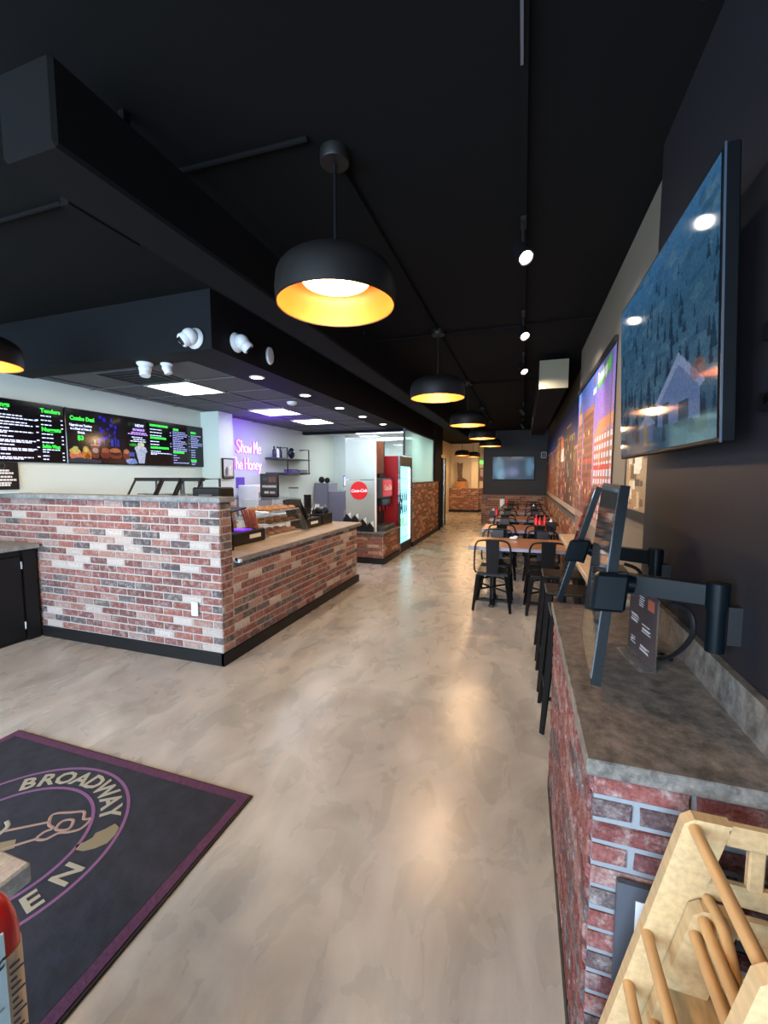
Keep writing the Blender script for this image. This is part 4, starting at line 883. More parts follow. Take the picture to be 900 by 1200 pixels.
m = MB().lathe([(.001, 0), (.07, 0), (.06, -.03), (.03, -.045), (.001, -.045)], (-2.95, 5.0, 2.556), 20); solo(m, 'smoke_detector', 'camera_white', 'white smoke detector on the purple lit tile ceiling', 'smoke detector', smooth=True)
# ================================================================== RIGHT WALL: mural, poster, screens
def facade(ra, x0, x1, y0, y1, col, win, nx, ny, mull=.55, lit=.07):
    ra.rect(x0, x1, y0, y1, col); w_, h_ = (x1 - x0) / nx, (y1 - y0) / ny
    for i in range(nx):
        for j in range(ny):
            c = (240, 200, 120) if rng.rand() < lit else win
            ra.rect(x0 + (i + .5 - mull / 2) * w_, x0 + (i + .5 + mull / 2) * w_, y0 + (j + .2) * h_, y0 + (j + .8) * h_, c)
t = thing('city_mural', 'printed city mural panel of brick towers and violet sky beside the large screen', 'mural', (.59, 4.34, 1.1))
MB().box(.590, .598, 3.33, 5.36, 1.13, 2.49).build('panel', 'base_black', t)
ra = Ras(190, 130); ra.grad([(0, (120, 80, 90)), (.45, (170, 120, 170)), (.7, (130, 110, 190)), (1, (60, 110, 200))])
sk = ra.X; ra.a = ra.a * (1 - .35 * (sk > .62))[:, :, None] + np.array(s2l(150, 80, 160)) * (.35 * (sk > .62))[:, :, None]
facade(ra, .02, .20, 0, .74, (150, 92, 66), (70, 44, 40), 4, 14); ra.rect(.04, .17, .74, .82, (176, 120, 80)); ra.poly([(.05, .82), (.16, .82), (.105, .93)], (90, 70, 60)); ra.rect(.1, .11, .9, .98, (40, 40, 40))
facade(ra, .24, .56, 0, .78, (146, 76, 54), (74, 52, 56), 6, 13); ra.rect(.23, .57, .76, .8, (180, 110, 76)); ra.rect(.24, .56, .42, .45, (190, 60, 50)); ra.rect(.55, .565, .78, 1, (110, 70, 60)); ra.rect(.535, .58, .94, .97, (150, 90, 70))
facade(ra, .60, 1, .0, .58, (168, 96, 70), (196, 196, 216), 7, 11, .62); ra.poly([(.58, .56), (1, .60), (1, .66), (.7, .66)], (196, 122, 84)); ra.rect(.6, 1, .36, .39, (190, 50, 44))
for i in range(60): x = rng.rand(); y = rng.uniform(.05, .4); ra.rect(x, x + .006, y, y + rng.uniform(.03, .12), [(214, 180, 150), (70, 40, 40), (196, 60, 56), (226, 210, 200)][rng.randint(4)])
for i in range(22): x = i / 22; ra.rect(x, x + .012, 0, .2 + .05 * rng.rand(), (60, 44, 44))
ra.rect(0, 1, 0, .05, (150, 128, 120)); ra.rect(.93, .95, .3, 1, (60, 90, 70)); ra.poly([(.62, .86), (.92, .90), (.92, .99), (.62, .95)], (60, 140, 60)); ra.poly([(.64, .875), (.9, .91), (.9, .975), (.64, .94)], (96, 186, 80)); ra.rect(.52, .6, .86, .90, (220, 214, 200)); ra.noise(.45, 1)
ra.obj('print', 'mural_print', (.5895, 5.36, 1.13), (0, -2.04, 0), (0, 0, 1.36), t)
text('Broadway', .13, 'print_white', 'lettering', t, (.5885, 3.84, 2.36), (0, -1, .03), UZ, bold=.003, sx=.8)
MB().box(.575, .598, 3.32, 5.38, 2.49, 2.54).build('top_trim', 'base_black', t)
t = thing('city_mural', 'long printed city mural running to the rear of the dining area', 'mural', (.69, 9.5, 1.0))
MB().box(.685, .699, 5.45, 13.75, 1.02, 2.66).build('panel', 'base_black', t)
ra = Ras(330, 90); ra.grad([(0, (90, 60, 56)), (.5, (120, 90, 110)), (.75, (50, 60, 130)), (1, (26, 30, 80))])
x = 0
while x < 1:
    wd = rng.uniform(.035, .09); hh = rng.uniform(.45, .86); c = [(130, 66, 48), (150, 96, 66), (110, 60, 60), (170, 130, 96), (96, 70, 66), (160, 60, 50)][rng.randint(6)]
    facade(ra, x, x + wd, 0, hh, c, [(60, 44, 50), (90, 76, 80)][rng.randint(2)], 3, 9, .5, .08); ra.rect(x, x + wd, hh - .03, hh, (190, 150, 110)); x += wd * .96
for i in range(160): x = rng.rand(); y = rng.uniform(.02, .7); ra.rect(x, x + .004, y, y + rng.uniform(.02, .1), [(236, 200, 140), (200, 60, 50), (226, 214, 206), (60, 40, 50), (240, 230, 220)][rng.randint(5)])
ra.poly([(.60, .5), (.68, .5), (.67, .66), (.61, .66)], (226, 222, 214)); ra.rect(.60, .66, .64, .78, (214, 110, 60)); ra.poly([(.88, .3), (.99, .3), (.99, .84), (.93, .8)], (120, 44, 40)); ra.rect(0, 1, 0, .06, (176, 160, 150)); ra.noise(.4, 1)
ra.obj('print', 'mural_print', (.6845, 13.73, 1.04), (0, -8.26, 0), (0, 0, 1.6), t)
t = thing('framed_poster', 'sepia collage poster in a dark frame below the large screen', 'poster', (.59, 2.5, 1.3))
MB().box(.58, .598, 2.26, 2.86, 1.33, 2.2).build('frame', 'base_black', t)
ra = Ras(60, 84, (150, 126, 96))
for i in range(70): x, y = rng.rand(), rng.rand(); ra.rect(x, x + rng.uniform(.05, .25), y, y + rng.uniform(.03, .14), [(90, 66, 44), (196, 178, 150), (120, 84, 52), (214, 204, 184), (70, 54, 44), (166, 130, 84)][rng.randint(6)])
ra.noise(.5, 1); ra.obj('print', 'photo_print', (.579, 2.80, 1.385), (0, -.50, 0), (0, 0, .79), t)
# large wall screen
tv = thing('wall_screen', 'large wall screen showing a snowy mountain village, on the right wall', 'screen', (.44, 1.75, 1.65))
X0, Y0, Y1, Z0, Z1 = .44, 1.206, 2.268, 1.65, 2.325
MB().cbox(X0 + .002, X0 + .035, Y0, Y1, Z0, Z1, .004).build('bezel', 'bezel_black', tv)
MB().box(X0 + .001, X0 + .0055, Y0 - .002, Y0, Z0, Z1).build('side_edge', 'bezel_edge', tv)
MB().cbox(X0 + .035, X0 + .07, Y0 + .1, Y1 - .1, Z0 + .05, Z0 + .45, .01).build('rear_housing', 'bezel_black', tv)
ra = Ras(190, 112); ra.grad([(0, (40, 72, 98)), (.3, (58, 92, 116)), (.65, (44, 84, 112)), (1, (52, 100, 142))])
for i in range(300): x, y = rng.rand(), rng.rand(); ra.ell(x, y, rng.uniform(.01, .05), rng.uniform(.008, .03), [(72, 106, 128), (38, 72, 98), (84, 116, 134), (30, 62, 90)][rng.randint(4)], .35)
for i in range(160):
    x = rng.rand(); y = rng.uniform(.05, .85) ** 1.2; h_ = rng.uniform(.05, .2) * (1.1 - y); w_ = h_ * .16
    ra.poly([(x - w_, y), (x + w_, y), (x, y + h_)], (16, 38, 60), .8)
ra.poly([(.55, .12), (.55, .26), (.76, .38), (.9, .24), (.9, .1)], (86, 108, 150)); ra.poly([(.52, .24), (.74, .42), (.93, .24), (.9, .22), (.74, .37), (.55, .22)], (120, 136, 172)); ra.rect(.6, .66, .12, .22, (36, 60, 84)); ra.rect(.74, .82, .08, .2, (40, 64, 84)); ra.rect(.33, .5, .05, .14, (66, 92, 130)); ra.poly([(.3, .14), (.42, .22), (.53, .14)], (110, 126, 160)); ra.rect(.38, .42, .04, .16, (120, 110, 70)); ra.ell(.88, .3, .05, .04, (120, 80, 70), .6)
ra.noise(.35, 1); ra.obj('display', 'screen_print', (X0, Y1 - .012, Z0 + .012), (0, -(Y1 - Y0) + .024, 0), (0, 0, Z1 - Z0 - .024), tv)
MB().box(X0 + .07, .535, 1.55, 1.60, 1.75, 1.95).box(X0 + .07, .535, 2.0, 2.05, 1.75, 1.95).build('mount_arm', 'black_metal', tv)
tv.rotation_euler = (0, R(-2.4), 0)
t = thing('wall_bracket', 'black steel screen bracket on the right wall beside the large screen', 'bracket', (.53, 1.1, 1.7))
MB().box(.515, .54, .80, 1.22, 1.72, 1.76).build('rail', 'black_metal', t); MB().box(.515, .54, .80, 1.22, 1.88, 1.92).build('rail', 'black_metal', t); MB().box(.52, .54, .98, 1.06, 1.72, 1.92).build('plate', 'black_metal', t)
for y in (1.05, 1.16): MB().cyl((.505, y, 1.74), (.515, y, 1.74), .012).build('bolt', 'chrome', t)
# rear screen, speaker
t = thing('wall_screen', 'wide screen with painted blue storefront reflection on the dark rear wall', 'screen', (-.3, 13.76, 1.46))
MB().cbox(-.94, .33, 13.74, 13.80, 1.46, 2.19, .006).build('bezel', 'black_plastic', t)
ra = Ras(90, 50); ra.grad([(0, (44, 66, 84)), (.5, (58, 80, 104)), (1, (50, 64, 80))])
for (cx, cy, rx, ry, c, al) in ((.15, .5, .12, .5, (120, 170, 200), .5), (.22, .2, .1, .25, (150, 190, 214), .5), (.5, .3, .12, .14, (150, 140, 190), .5), (.45, .33, .2, .22, (110, 120, 160), .4), (.9, .55, .1, .4, (110, 160, 190), .5), (.72, .5, .09, .5, (36, 46, 60), .6), (.36, .75, .1, .3, (50, 66, 84), .5), (.6, .93, .25, .07, (150, 150, 150), .4)): ra.ell(cx, cy, rx, ry, c, al)
for k in range(18): ra.a[1:-1, 1:-1] = (ra.a[:-2, 1:-1] + ra.a[2:, 1:-1] + ra.a[1:-1, :-2] + ra.a[1:-1, 2:]) / 4
ra.obj('display', 'rear_reflection', (-.925, 13.7385, 1.475), (1.24, 0, 0), (0, 0, .70), t)  # blurred storefront reflection painted as a glowing image on the screen
t = thing('wall_speaker', 'small white speaker high in the rear right corner', 'speaker', (.58, 13.72, 2.12)); MB().cbox(.50, .66, 13.64, 13.80, 2.12, 2.30, .01).build('cabinet', 'speaker_white', t); MB().box(.515, .645, 13.636, 13.64, 2.135, 2.285).build('grille', 'grid_grey', t)
# rear hallway: crate, boot, picture, exit sign
bs_ = bpy.data.objects['wall_hall_back']
bs_ = struct(MB().box(-3.085, -2.15, 18.46, 18.83, 0, 1.05), 'wall_hall_ledge', 'mortar'); brick_stuff('brick_courses', bs_, [((-3.08, 18.46), 0, .93, .1, 1.04, 14)]); MB().box(-3.085, -2.15, 18.44, 18.46, 0, .1).build('baseboard', 'base_black', bs_)
t = thing('wooden_crate', 'wooden crate on the brick ledge under the tall boot', 'crate', (-2.6, 18.62, 1.05))
MB().box(-2.86, -2.3, 18.52, 18.72, 1.05, 1.33).build('body', 'crate_wood', t)
for z in (1.06, 1.15, 1.24): MB().box(-2.87, -2.29, 18.505, 18.52, z, z + .08).build('plank', 'crate_wood', t)
MB().bar((-2.86, 18.50, 1.07), (-2.30, 18.50, 1.32), .05, .012, (0, 0, 1)).build('brace', 'crate_wood', t)
t = thing('cowboy_boot', 'tall brown boot ornament standing on the wooden crate', 'boot', (-2.6, 18.62, 1.33))
pr = [(-2.72, 1.33), (-2.36, 1.33), (-2.33, 1.38), (-2.42, 1.45), (-2.54, 1.5), (-2.56, 1.7), (-2.53, 2.16), (-2.62, 2.12), (-2.76, 2.18), (-2.75, 1.8), (-2.72, 1.55), (-2.75, 1.45)]
MB().prism([(x, 18.56, z) for x, z in pr], (0, .13, 0)).build('boot_body', 'boot', t); MB().box(-2.74, -2.62, 18.555, 18.695, 1.33, 1.36).build('heel', 'base_black', t)
t = thing('framed_picture', 'dark framed picture at the end of the rear hallway', 'picture', (-1.6, 18.86, 1.35)); MB().box(-1.83, -1.42, 18.84, 18.9, 1.36, 1.93).build('frame', 'brown_wood', t)
ra = Ras(16, 22, (150, 150, 160)); ra.rect(0, 1, 0, .3, (90, 60, 50)); ra.ell(.5, .35, .3, .2, (190, 110, 90)); ra.noise(.4, 2); ra.obj('picture', 'photo_print', (-1.79, 18.838, 1.41), (.33, 0, 0), (0, 0, .47), t)
solo(MB().cbox(-1.82, -1.55, 18.84, 18.9, 2.1, 2.25, .006), 'exit_sign', 'exit_green', 'small green lit sign high at the end of the rear hallway', 'sign')

# appliance, flyer and cups behind the counter
t = thing('ice_machine', 'pale grey countertop appliance on the back counter below the neon sign', 'appliance', (-4.4, 6.3, .9))
MB().cbox(-4.62, -4.25, 6.0, 6.5, .90, 1.42, .015).build('body', 'speaker_white', t); MB().cbox(-4.25, -4.235, 6.06, 6.44, 1.05, 1.30, .004).build('door', 'grey_cabinet', t); MB().box(-4.235, -4.225, 6.1, 6.4, 1.33, 1.37).build('control_strip', 'black_plastic', t)
solo(MB().box(-4.749, -4.745, 6.12, 6.36, 1.36, 1.55), 'flyer', 'purple_plastic', 'small purple flyer on the wall under the neon sign', 'flyer')
t = thing('cup_stack', 'stack of cream paper cups beside the black counter box', 'cups', (-2.97, 3.76, ZT))
for k in range(7): MB().lathe([(.001, 0), (.034, 0), (.043, .1), (.001, .1)], (-2.97, 3.76, ZT + k * .055), 16).build('cup', 'cream' if k % 3 else 'paper', t, True)
t = thing('coffee_grinder', 'dark grey grinder on the back counter near the pipe shelf', 'appliance', (-4.45, 7.6, .9))
MB().cbox(-4.58, -4.36, 7.45, 7.7, .9, 1.1, .01).build('base', 'dark_grey', t); MB().lathe([(.001, 0), (.06, 0), (.11, .22), (.001, .22)], (-4.47, 7.57, 1.1), 18).build('hopper', 'case_glass', t, True); MB().lathe([(.001, 0), (.115, 0), (.1, .02), (.001, .02)], (-4.47, 7.57, 1.32), 18).build('lid', 'black_plastic', t, True)
t = thing('serving_tray', 'steel tray of food containers on the back counter', 'tray', (-4.45, 7.0, .9))
MB().cbox(-4.65, -4.25, 6.75, 7.3, .9, .93, .006).build('tray', 'tray', t)
for k in range(3): MB().cbox(-4.6, -4.3, 6.78 + k * .175, 6.93 + k * .175, .93, 1.02, .008).build('container', ('paper', 'wrap_orange', 'grey_cabinet')[k], t)
# ================================================================== DINING TABLES AND CHAIRS
def make_chair():
    t = thing('metal_chair', 'x', 'chair', (0, 0, 0), 'black metal dining chairs')
    MB().cbox(-.18, .18, -.17, .18, .435, .452, .007).box(-.17, .17, -.16, .17, .41, .436).build('seat', 'black_metal', t, True)
    for sx in (-1, 1):
        for sy in (-1, 1):
            a = Vector((sx * .165, sy * .155, .42)); b = Vector((sx * .215, sy * .215, .0)); s_ = Vector((sx, -sy, 0)).normalized()
            V = [a - s_ * .035, a + s_ * .035, b + s_ * .016, b - s_ * .016]; n_ = Vector((sx, sy, 0)).normalized() * .012
            MB().add(V + [v - n_ for v in V], [(0, 1, 2, 3), (7, 6, 5, 4), (0, 4, 5, 1), (1, 5, 6, 2), (2, 6, 7, 3), (3, 7, 4, 0)]).build('leg', 'black_metal', t)
    MB().tube(spline([(-.19, -.12, .44), (-.205, -.17, .50), (-.20, -.215, .68), (-.185, -.235, .79), (-.12, -.245, .84), (.12, -.245, .84), (.185, -.235, .79), (.20, -.215, .68), (.205, -.17, .50), (.19, -.12, .44)], 5), .0105, 8).build('back_hoop', 'black_metal', t, True)
    MB().prism([(-.065, -.17, .445), (.065, -.17, .445), (.075, -.238, .835), (-.075, -.238, .835)], (0, -.006, .002)).build('back_splat', 'black_metal', t)
    MB().bar((-.19, -.19, .25), (.19, .19, .25), .02, .008, (0, 0, 1)).bar((-.19, .19, .24), (.19, -.19, .24), .02, .008, (0, 0, 1)).build('cross_brace', 'black_metal', t)
    return t
def make_table():
    t = thing('dining_table', 'x', 'table', (0, 0, 0), 'wood topped dining tables')
    MB().cbox(-.58, .58, -.40, .40, .728, .752, .003).build('table_top', 'wood_top', t)
    MB().box(-.583, .583, -.403, -.40, .712, .750).box(-.583, .583, .40, .403, .712, .750).box(-.583, -.58, -.40, .40, .712, .750).box(.58, .583, -.40, .40, .712, .750).build('edge_band', 'edge_band', t)
    for x in (-.32, .32):
        MB().cyl((x, 0, .03), (x, 0, .728), .038, n=14).build('column', 'black_metal', t, True)
        MB().cbox(x - .03, x + .03, -.28, .28, 0, .03, .006).cbox(x - .2, x + .2, -.03, .03, 0, .03, .006).build('base', 'black_metal', t)
    return t
ORD = ['first', 'second', 'third', 'fourth', 'fifth']
tb = make_table(); ch = make_chair(); used_t = used_c = False
for i, y in enumerate((5.34, 6.97, 8.6, 10.25, 11.9)):
    lb = '%s wood topped dining table counting back from the bar' % ORD[i]; loc = (-.005, y, 0)
    if i: dup(tb, loc, lb)
    else: tb.location = loc; tb['label'] = lb
    for x, sd in ((-.30, 'aisle'), (.27, 'wall')):
        for dy, rz, nr in ((-.25, 0, 'near'), (.25, math.pi, 'far')):
            lb = 'black metal chair on the %s side, %s end of the %s dining table' % (nr, sd, ORD[i]); loc = (x + random.uniform(-.015, .015), y + dy * (1 if rz == 0 else 1.25), 0)
            if used_c: dup(ch, loc, lb, rz + random.uniform(-.05, .05))
            else: ch.location = loc; ch['label'] = lb; used_c = True
def squeeze(loc, label):
    bottle(loc, .032, .21, 'red_plastic', label, 'sauce bottle', 'red_plastic', 'red sauce bottles', True)
def napkin(loc, label):
    t_ = thing('napkin_dispenser', label, 'napkin holder', loc, 'black napkin dispensers'); x, y, z = loc
    MB().cbox(x - .07, x + .07, y - .05, y + .05, z, z + .13, .012).build('body', 'black_plastic', t_); MB().prism([(x - .035, y - .01, z + .125), (x + .02, y - .01, z + .125), (x + .0, y + .005, z + .18)], (0, .02, 0)).build('napkin', 'paper', t_)
TT = .752
for (x, y, lb) in ((.26, 6.70, 'front red squeeze bottle on the second table'), (.34, 6.95, 'right red squeeze bottle on the second table'), (.22, 7.12, 'rear red squeeze bottle on the second table'), (-.48, 8.55, 'red squeeze bottle on the third table'), (-.4, 11.9, 'red squeeze bottle on the fifth table')): squeeze((x, y, TT), lb)
for (x, y, lb) in ((.42, 6.75, 'black napkin dispenser by the red bottles on the second table'), (-.55, 8.7, 'black napkin dispenser at the aisle end of the third table'), (.25, 10.2, 'black napkin dispenser on the fourth table')): napkin((x, y, TT), lb)
t = thing('condiment_jar', 'white jar with dark lid on the rear table', 'jar', (-.52, 11.9, TT)); MB().lathe([(.001, 0), (.07, 0), (.07, .2), (.001, .2)], (-.52, 11.9, TT), 18).build('body', 'paper', t, True); MB().lathe([(.001, .2), (.072, .2), (.06, .25), (.001, .25)], (-.52, 11.9, TT), 18).build('lid', 'grid_grey', t, True)
t = thing('napkin', 'crumpled white napkin on the near edge of the first table', 'napkin', (-.1, 5.6, TT)); MB().ball((-.1, 5.6, TT + .02), .05, .03, .02, 8, 5).build('fold', 'paper', t); MB().ball((-.07, 5.62, TT + .035), .03, .02, .015, 8, 5).build('tip', 'paper', t)
squeeze((.55, 4.45, .98), 'red squeeze bottle on the tan wall ledge')
# stools along the ledge
def make_stool():
    t = thing('bar_stool', 'x', 'stool', (0, 0, 0), 'black metal bar stools')
    MB().cbox(-.155, .155, -.155, .155, .715, .735, .008).build('seat', 'black_metal', t, True)
    for sx in (-1, 1):
        for sy in (-1, 1):
            a = Vector((sx * .135, sy * .135, .715)); b = Vector((sx * .19, sy * .19, 0)); s_ = Vector((sx, -sy, 0)).normalized(); n_ = Vector((sx, sy, 0)).normalized() * .014
            V = [a - s_ * .03, a + s_ * .03, b + s_ * .014, b - s_ * .014]
            MB().add(V + [v - n_ for v in V], [(0, 1, 2, 3), (7, 6, 5, 4), (0, 4, 5, 1), (1, 5, 6, 2), (2, 6, 7, 3), (3, 7, 4, 0)]).build('leg', 'black_metal', t)
    k = .172
    for (p, q) in (((-k, -k), (k, -k)), ((k, -k), (k, k)), ((k, k), (-k, k)), ((-k, k), (-k, -k))): MB().bar((p[0], p[1], .22), (q[0], q[1], .22), .022, .006, (0, 0, 1)).build('footrest', 'black_metal', t)
    return t
st = make_stool()
for i, (x, y) in enumerate(((.335, 2.80), (.335, 3.32), (.335, 3.86))):
    lb = ['black metal bar stool next to the end of the granite bar', 'middle black metal bar stool under the tan ledge', 'farthest black metal bar stool under the tan ledge'][i]
    if i: dup(st, (x, y, 0), lb)
    else: st.location = (x, y, 0); st['label'] = lb
# ================================================================== BAR TOP: monitors on wall arms, sign
def monitor(label, pn_bot, pn_top, wy, yaw, post, cable, aim=None):
    """thin touch monitor: near edge runs from pn_bot to pn_top, the panel recedes wy along +Y"""
    b, tp = Vector(pn_bot), Vector(pn_top); u = Vector((math.sin(yaw), math.cos(yaw), 0)); v = tp - b; n = v.cross(u).normalized()
    if n.x < 0: n = -n                      # n points to the wall side
    t = thing('touch_monitor', label, 'monitor', (post[0], post[1], post[2]), 'touch monitors on wall arms')
    MB().prism([b, b + u * wy, b + u * wy + v, b + v], n * .024).build('housing', 'teal_plastic', t)
    e = .012; vv = v.normalized() * e
    MB().prism([b + u * e + vv, b + u * (wy - e) + vv, b + u * (wy - e) + v - vv, b + u * e + v - vv], -n * .0025).build('screen', 'monitor_glass', t)
    c = b + v * .47 + u * wy * .20 + n * .024; q = v.normalized()
    MB().prism([c - u * .055 - q * .052, c + u * .055 - q * .052, c + u * .055 + q * .052, c - u * .055 + q * .052], n * .032).build('vesa_plate', 'teal_plastic', t)
    bc_ = b + v * .47 + n * .008; bm_ = MB().cbox(-.042, .042, -.016, .016, -.052, .052, .008); ax = Vector((1, 0, 0)); bm_.v = [tuple(bc_ + ax * p[0] + Vector((0, 1, 0)) * (p[1] - .016) + q * p[2]) for p in bm_.v]; bm_.build('joint_box', 'teal_plastic', t)
    k = c + n * .04 + q * .01; P_ = Vector(post)
    MB().cyl(k - n * .01, k + n * .02, .025).build('swivel', 'teal_plastic', t, True)
    MB().prism([k + Vector((0, 0, -.030)), P_ + Vector((-.01, 0, -.028)), P_ + Vector((-.01, 0, .026)), k + Vector((0, 0, .026))], (.004, .036, 0)).build('arm', 'teal_plastic', t)
    MB().cyl(P_ - Vector((0, 0, .15)), P_ + Vector((0, 0, .01)), .022, n=18).cyl(P_ + Vector((0, 0, -.035)), P_ + Vector((0, 0, .035)), .026, n=18).build('post', 'teal_plastic', t, True)
    MB().box(P_.x + .015, .54, P_.y - .03, P_.y + .0, P_.z - .12, P_.z - .02).build('wall_plate', 'base_black', t)
    if cable: MB().tube(spline(cable, 6), .007, 8).build('cable', 'black_plastic', t, True)
monitor('nearer dark touch monitor on a wall arm above the granite bar', (.192, 1.225, 1.0), (.262, 1.33, 1.545), .44, .06, (.495, 1.30, 1.255),
        [(.40, 1.34, 1.215), (.455, 1.36, 1.19), (.468, 1.37, 1.12), (.455, 1.45, 1.03), (.44, 1.55, .972), (.46, 1.60, .968), (.48, 1.56, .968)])
monitor('farther dark touch monitor on a wall arm near the end of the bar', (.165, 2.08, .985), (.305, 2.02, 1.525), .34, .10, (.495, 1.845, 1.255), [(.40, 1.9, 1.215), (.46, 1.9, 1.18), (.48, 1.92, 1.05), (.49, 1.95, .975), (.49, 2.05, .97)])
t = thing('sign_holder', 'clear acrylic sign holder with dark printed menu on the bar', 'sign', (.39, 1.54, ZB))
pa, pb = Vector((.371, 1.642, ZB + .001)), Vector((.402, 1.447, ZB + .001)); d_ = (pb - pa); nn = Vector((0, 0, 1)).cross(d_).normalized()
if nn.x > 0: nn = -nn
MB().prism([pa, pb, pb + Vector((0, 0, .232)), pa + Vector((0, 0, .232))], -nn * .004).build('upright', 'acrylic', t)
MB().prism([pa, pb, pb + nn * .045, pa + nn * .045], (0, 0, .004)).build('foot', 'acrylic', t)
ra = Ras(50, 58, (70, 62, 66))
for (x0_, x1_, y0_, y1_) in ((.35, .6, .78, .95), (.08, .42, .48, .62), (.5, .85, .42, .54), (.1, .3, .14, .28), (.45, .8, .12, .24)):
    for k in range(5): yy = y0_ + (y1_ - y0_) * k / 5; ra.rect(x0_ + rng.uniform(0, .03), x1_ - rng.uniform(0, .1), yy, yy + .014, (226, 224, 226))
ra.rect(.68, .9, .8, .95, (190, 96, 70)); ra.noise(.15, 1)
ra.obj('printed_card', 'photo_print', pa + nn * .001 + Vector((0, 0, .008)), d_, Vector((0, 0, .22)), t)
# framed notice on the end of the bar
t = thing('framed_notice', 'grey framed white notice on the brick end of the bar', 'notice', (.3, .95, .459))
MB().box(.216, .39, .944, .956, .459, .70).build('frame', 'frame_grey', t); MB().box(.252, .375, .9425, .9445, .49, .668).build('sheet', 'paper', t)
# ================================================================== STACKED WOODEN HIGH CHAIRS
def high_chair(label, yf, yn, dz, dx):
    t = thing('high_chair', label, 'high chair', (.3 + dx, (yf + yn) / 2, dz), 'stacked wooden high chairs'); h = .79
    for y in (yf, yn):
        lx = lambda z: .305 + dx - .24 * (h - (z - dz))                         # outer edge of the sloping leg
        poly = [(lx(dz + h) + .012, y, dz + h), (lx(dz + h) + .07, y, dz + h), (lx(dz) + .062, y, dz), (lx(dz), y, dz), (lx(dz + h - .015), y, dz + h - .012)]
        MB().prism(poly, (0, .024, 0)).build('front_leg', 'light_wood', t)
        MB().prism([(.455 + dx, y, dz + h), (.50 + dx, y, dz + h), (.525 + dx, y, dz), (.48 + dx, y, dz)], (0, .024, 0)).build('back_leg', 'light_wood', t)
        MB().cbox(.365 + dx, .46 + dx, y, y + .024, dz + h - .042, dz + h - .001, .006).build('top_rail', 'light_wood', t)
        MB().cbox(.335 + dx, .47 + dx, y + .002, y + .022, dz + h - .155, dz + h - .115, .005).build('arm_rail', 'light_wood', t)
        MB().cbox(.405 + dx, .43 + dx, y + .004, y + .020, dz + h - .12, dz + h - .04, .003).build('slat', 'light_wood', t)
        MB().cbox(.255 + dx, .48 + dx, y + .002, y + .022, dz + .42, dz + .465, .005).build('seat_rail', 'light_wood', t)
        MB().cbox(.16 + dx, .50 + dx, y + .002, y + .022, dz + .12, dz + .155, .005).build('foot_rail', 'light_wood', t)
    for (x, z) in ((.318, h - .018), (.318, h - .20), (.252, h - .255), (.225, h - .375), (.19, h - .52), (.475, h - .03), (.485, h - .25)):
        MB().cyl((x + dx, yn + .012, dz + z), (x + dx, yf + .012, dz + z), .0105, n=14).build('dowel', 'light_wood_dowel', t, True)
    MB().cbox(.27 + dx, .47 + dx, yn + .024, yf, dz + .455, dz + .468, .004).build('seat', 'light_wood', t)
    MB().tube(spline([(.345 + dx, yf, dz + h - .15), (.35 + dx, yf - .06, dz + h - .155), (.345 + dx, yf - .14, dz + h - .20), (.345 + dx, yn + .02, dz + h - .24)], 6), .010, 10).build('strap_bar', 'light_wood_dowel', t, True)
    return t
high_chair('upper light wooden high chair of the stack in front of the bar end', .862, .60, .15, 0)
high_chair('lower light wooden high chair nested under the other at the bar end', .833, .632, .0, .012)
# ================================================================== DOOR MAT
mt = thing('door_mat', 'dark entrance mat with purple border and Broadway lettering', 'mat', (-2.07, 1.04, 0))
mx0, mx1, my0, my1 = -2.92, -1.215, .452, 1.628; MZ = .012
MB().cbox(mx0, mx1, my0, my1, 0, .008, .003).build('rubber_base', 'mat_rubber', mt)
bw = .055; e = .012
MB().cbox(mx0 + bw, mx1 - bw, my0 + bw, my1 - bw, .006, MZ, .002).build('pile', 'mat_pile', mt)
MB().box(mx0 + e, mx1 - e, my1 - bw, my1 - e, .006, MZ).box(mx0 + e, mx1 - e, my0 + e, my0 + bw, .006, MZ).box(mx0 + e, mx0 + bw, my0 + bw, my1 - bw, .006, MZ).box(mx1 - bw, mx1 - e, my0 + bw, my1 - bw, .006, MZ).build('border', 'mat_border', mt)
cx, cy = -2.065, 1.04
for r_ in (.475, .335): MB().lathe([(r_ - .007, 0), (r_ + .007, 0), (r_ + .007, .0012), (r_ - .007, .0012)], (cx, cy, MZ), 72, True).build('ring', 'mat_line', mt)
WD = {'B': .68, 'R': .7, 'O': .8, 'A': .72, 'D': .76, 'W': 1.02, 'Y': .66, 'K': .7, 'E': .64, 'N': .76}
def arc_text(s, a0, a1, rad, size, inward=False):
    w_ = [WD[c] for c in s]; cen = [sum(w_[:i]) + w_[i] / 2 for i in range(len(s))]
    for i, c in enumerate(s):
        a = R(a0 + (a1 - a0) * (cen[i] - cen[0]) / (cen[-1] - cen[0])); rv = Vector((math.cos(a), math.sin(a), 0)); up_ = -rv if inward else rv; u = Vector((up_.y, -up_.x, 0))
        text(c, size, 'mat_text', 'letter', mt, Vector((cx, cy, MZ)) + rv * rad, u, up_, bold=.003, ext=.0006)
arc_text('BROADWAY', 134, 45, .364, .120); arc_text('KEN', -32, 1, .446, .120, True)
bl = [(-1.70, 1.285), (-1.665, 1.275), (-1.645, 1.24), (-1.64, 1.20), (-1.665, 1.165), (-1.70, 1.14), (-1.735, 1.135), (-1.755, 1.15), (-1.735, 1.175), (-1.725, 1.2), (-1.735, 1.22), (-1.715, 1.25)]
MB().prism([(x, y, MZ) for x, y in bl], (0, 0, .0012)).build('emblem', 'mat_tan', mt)
def flat(pts, nm='drawing', mat='mat_pink', r=.007, close=False):
    m = MB().tube(spline([(x, y, 0) for x, y in pts], 5, close), r, 6, close); m.v = [(p[0], p[1], MZ + .0002 + p[2] * .2) for p in m.v]; m.build(nm, mat, mt)
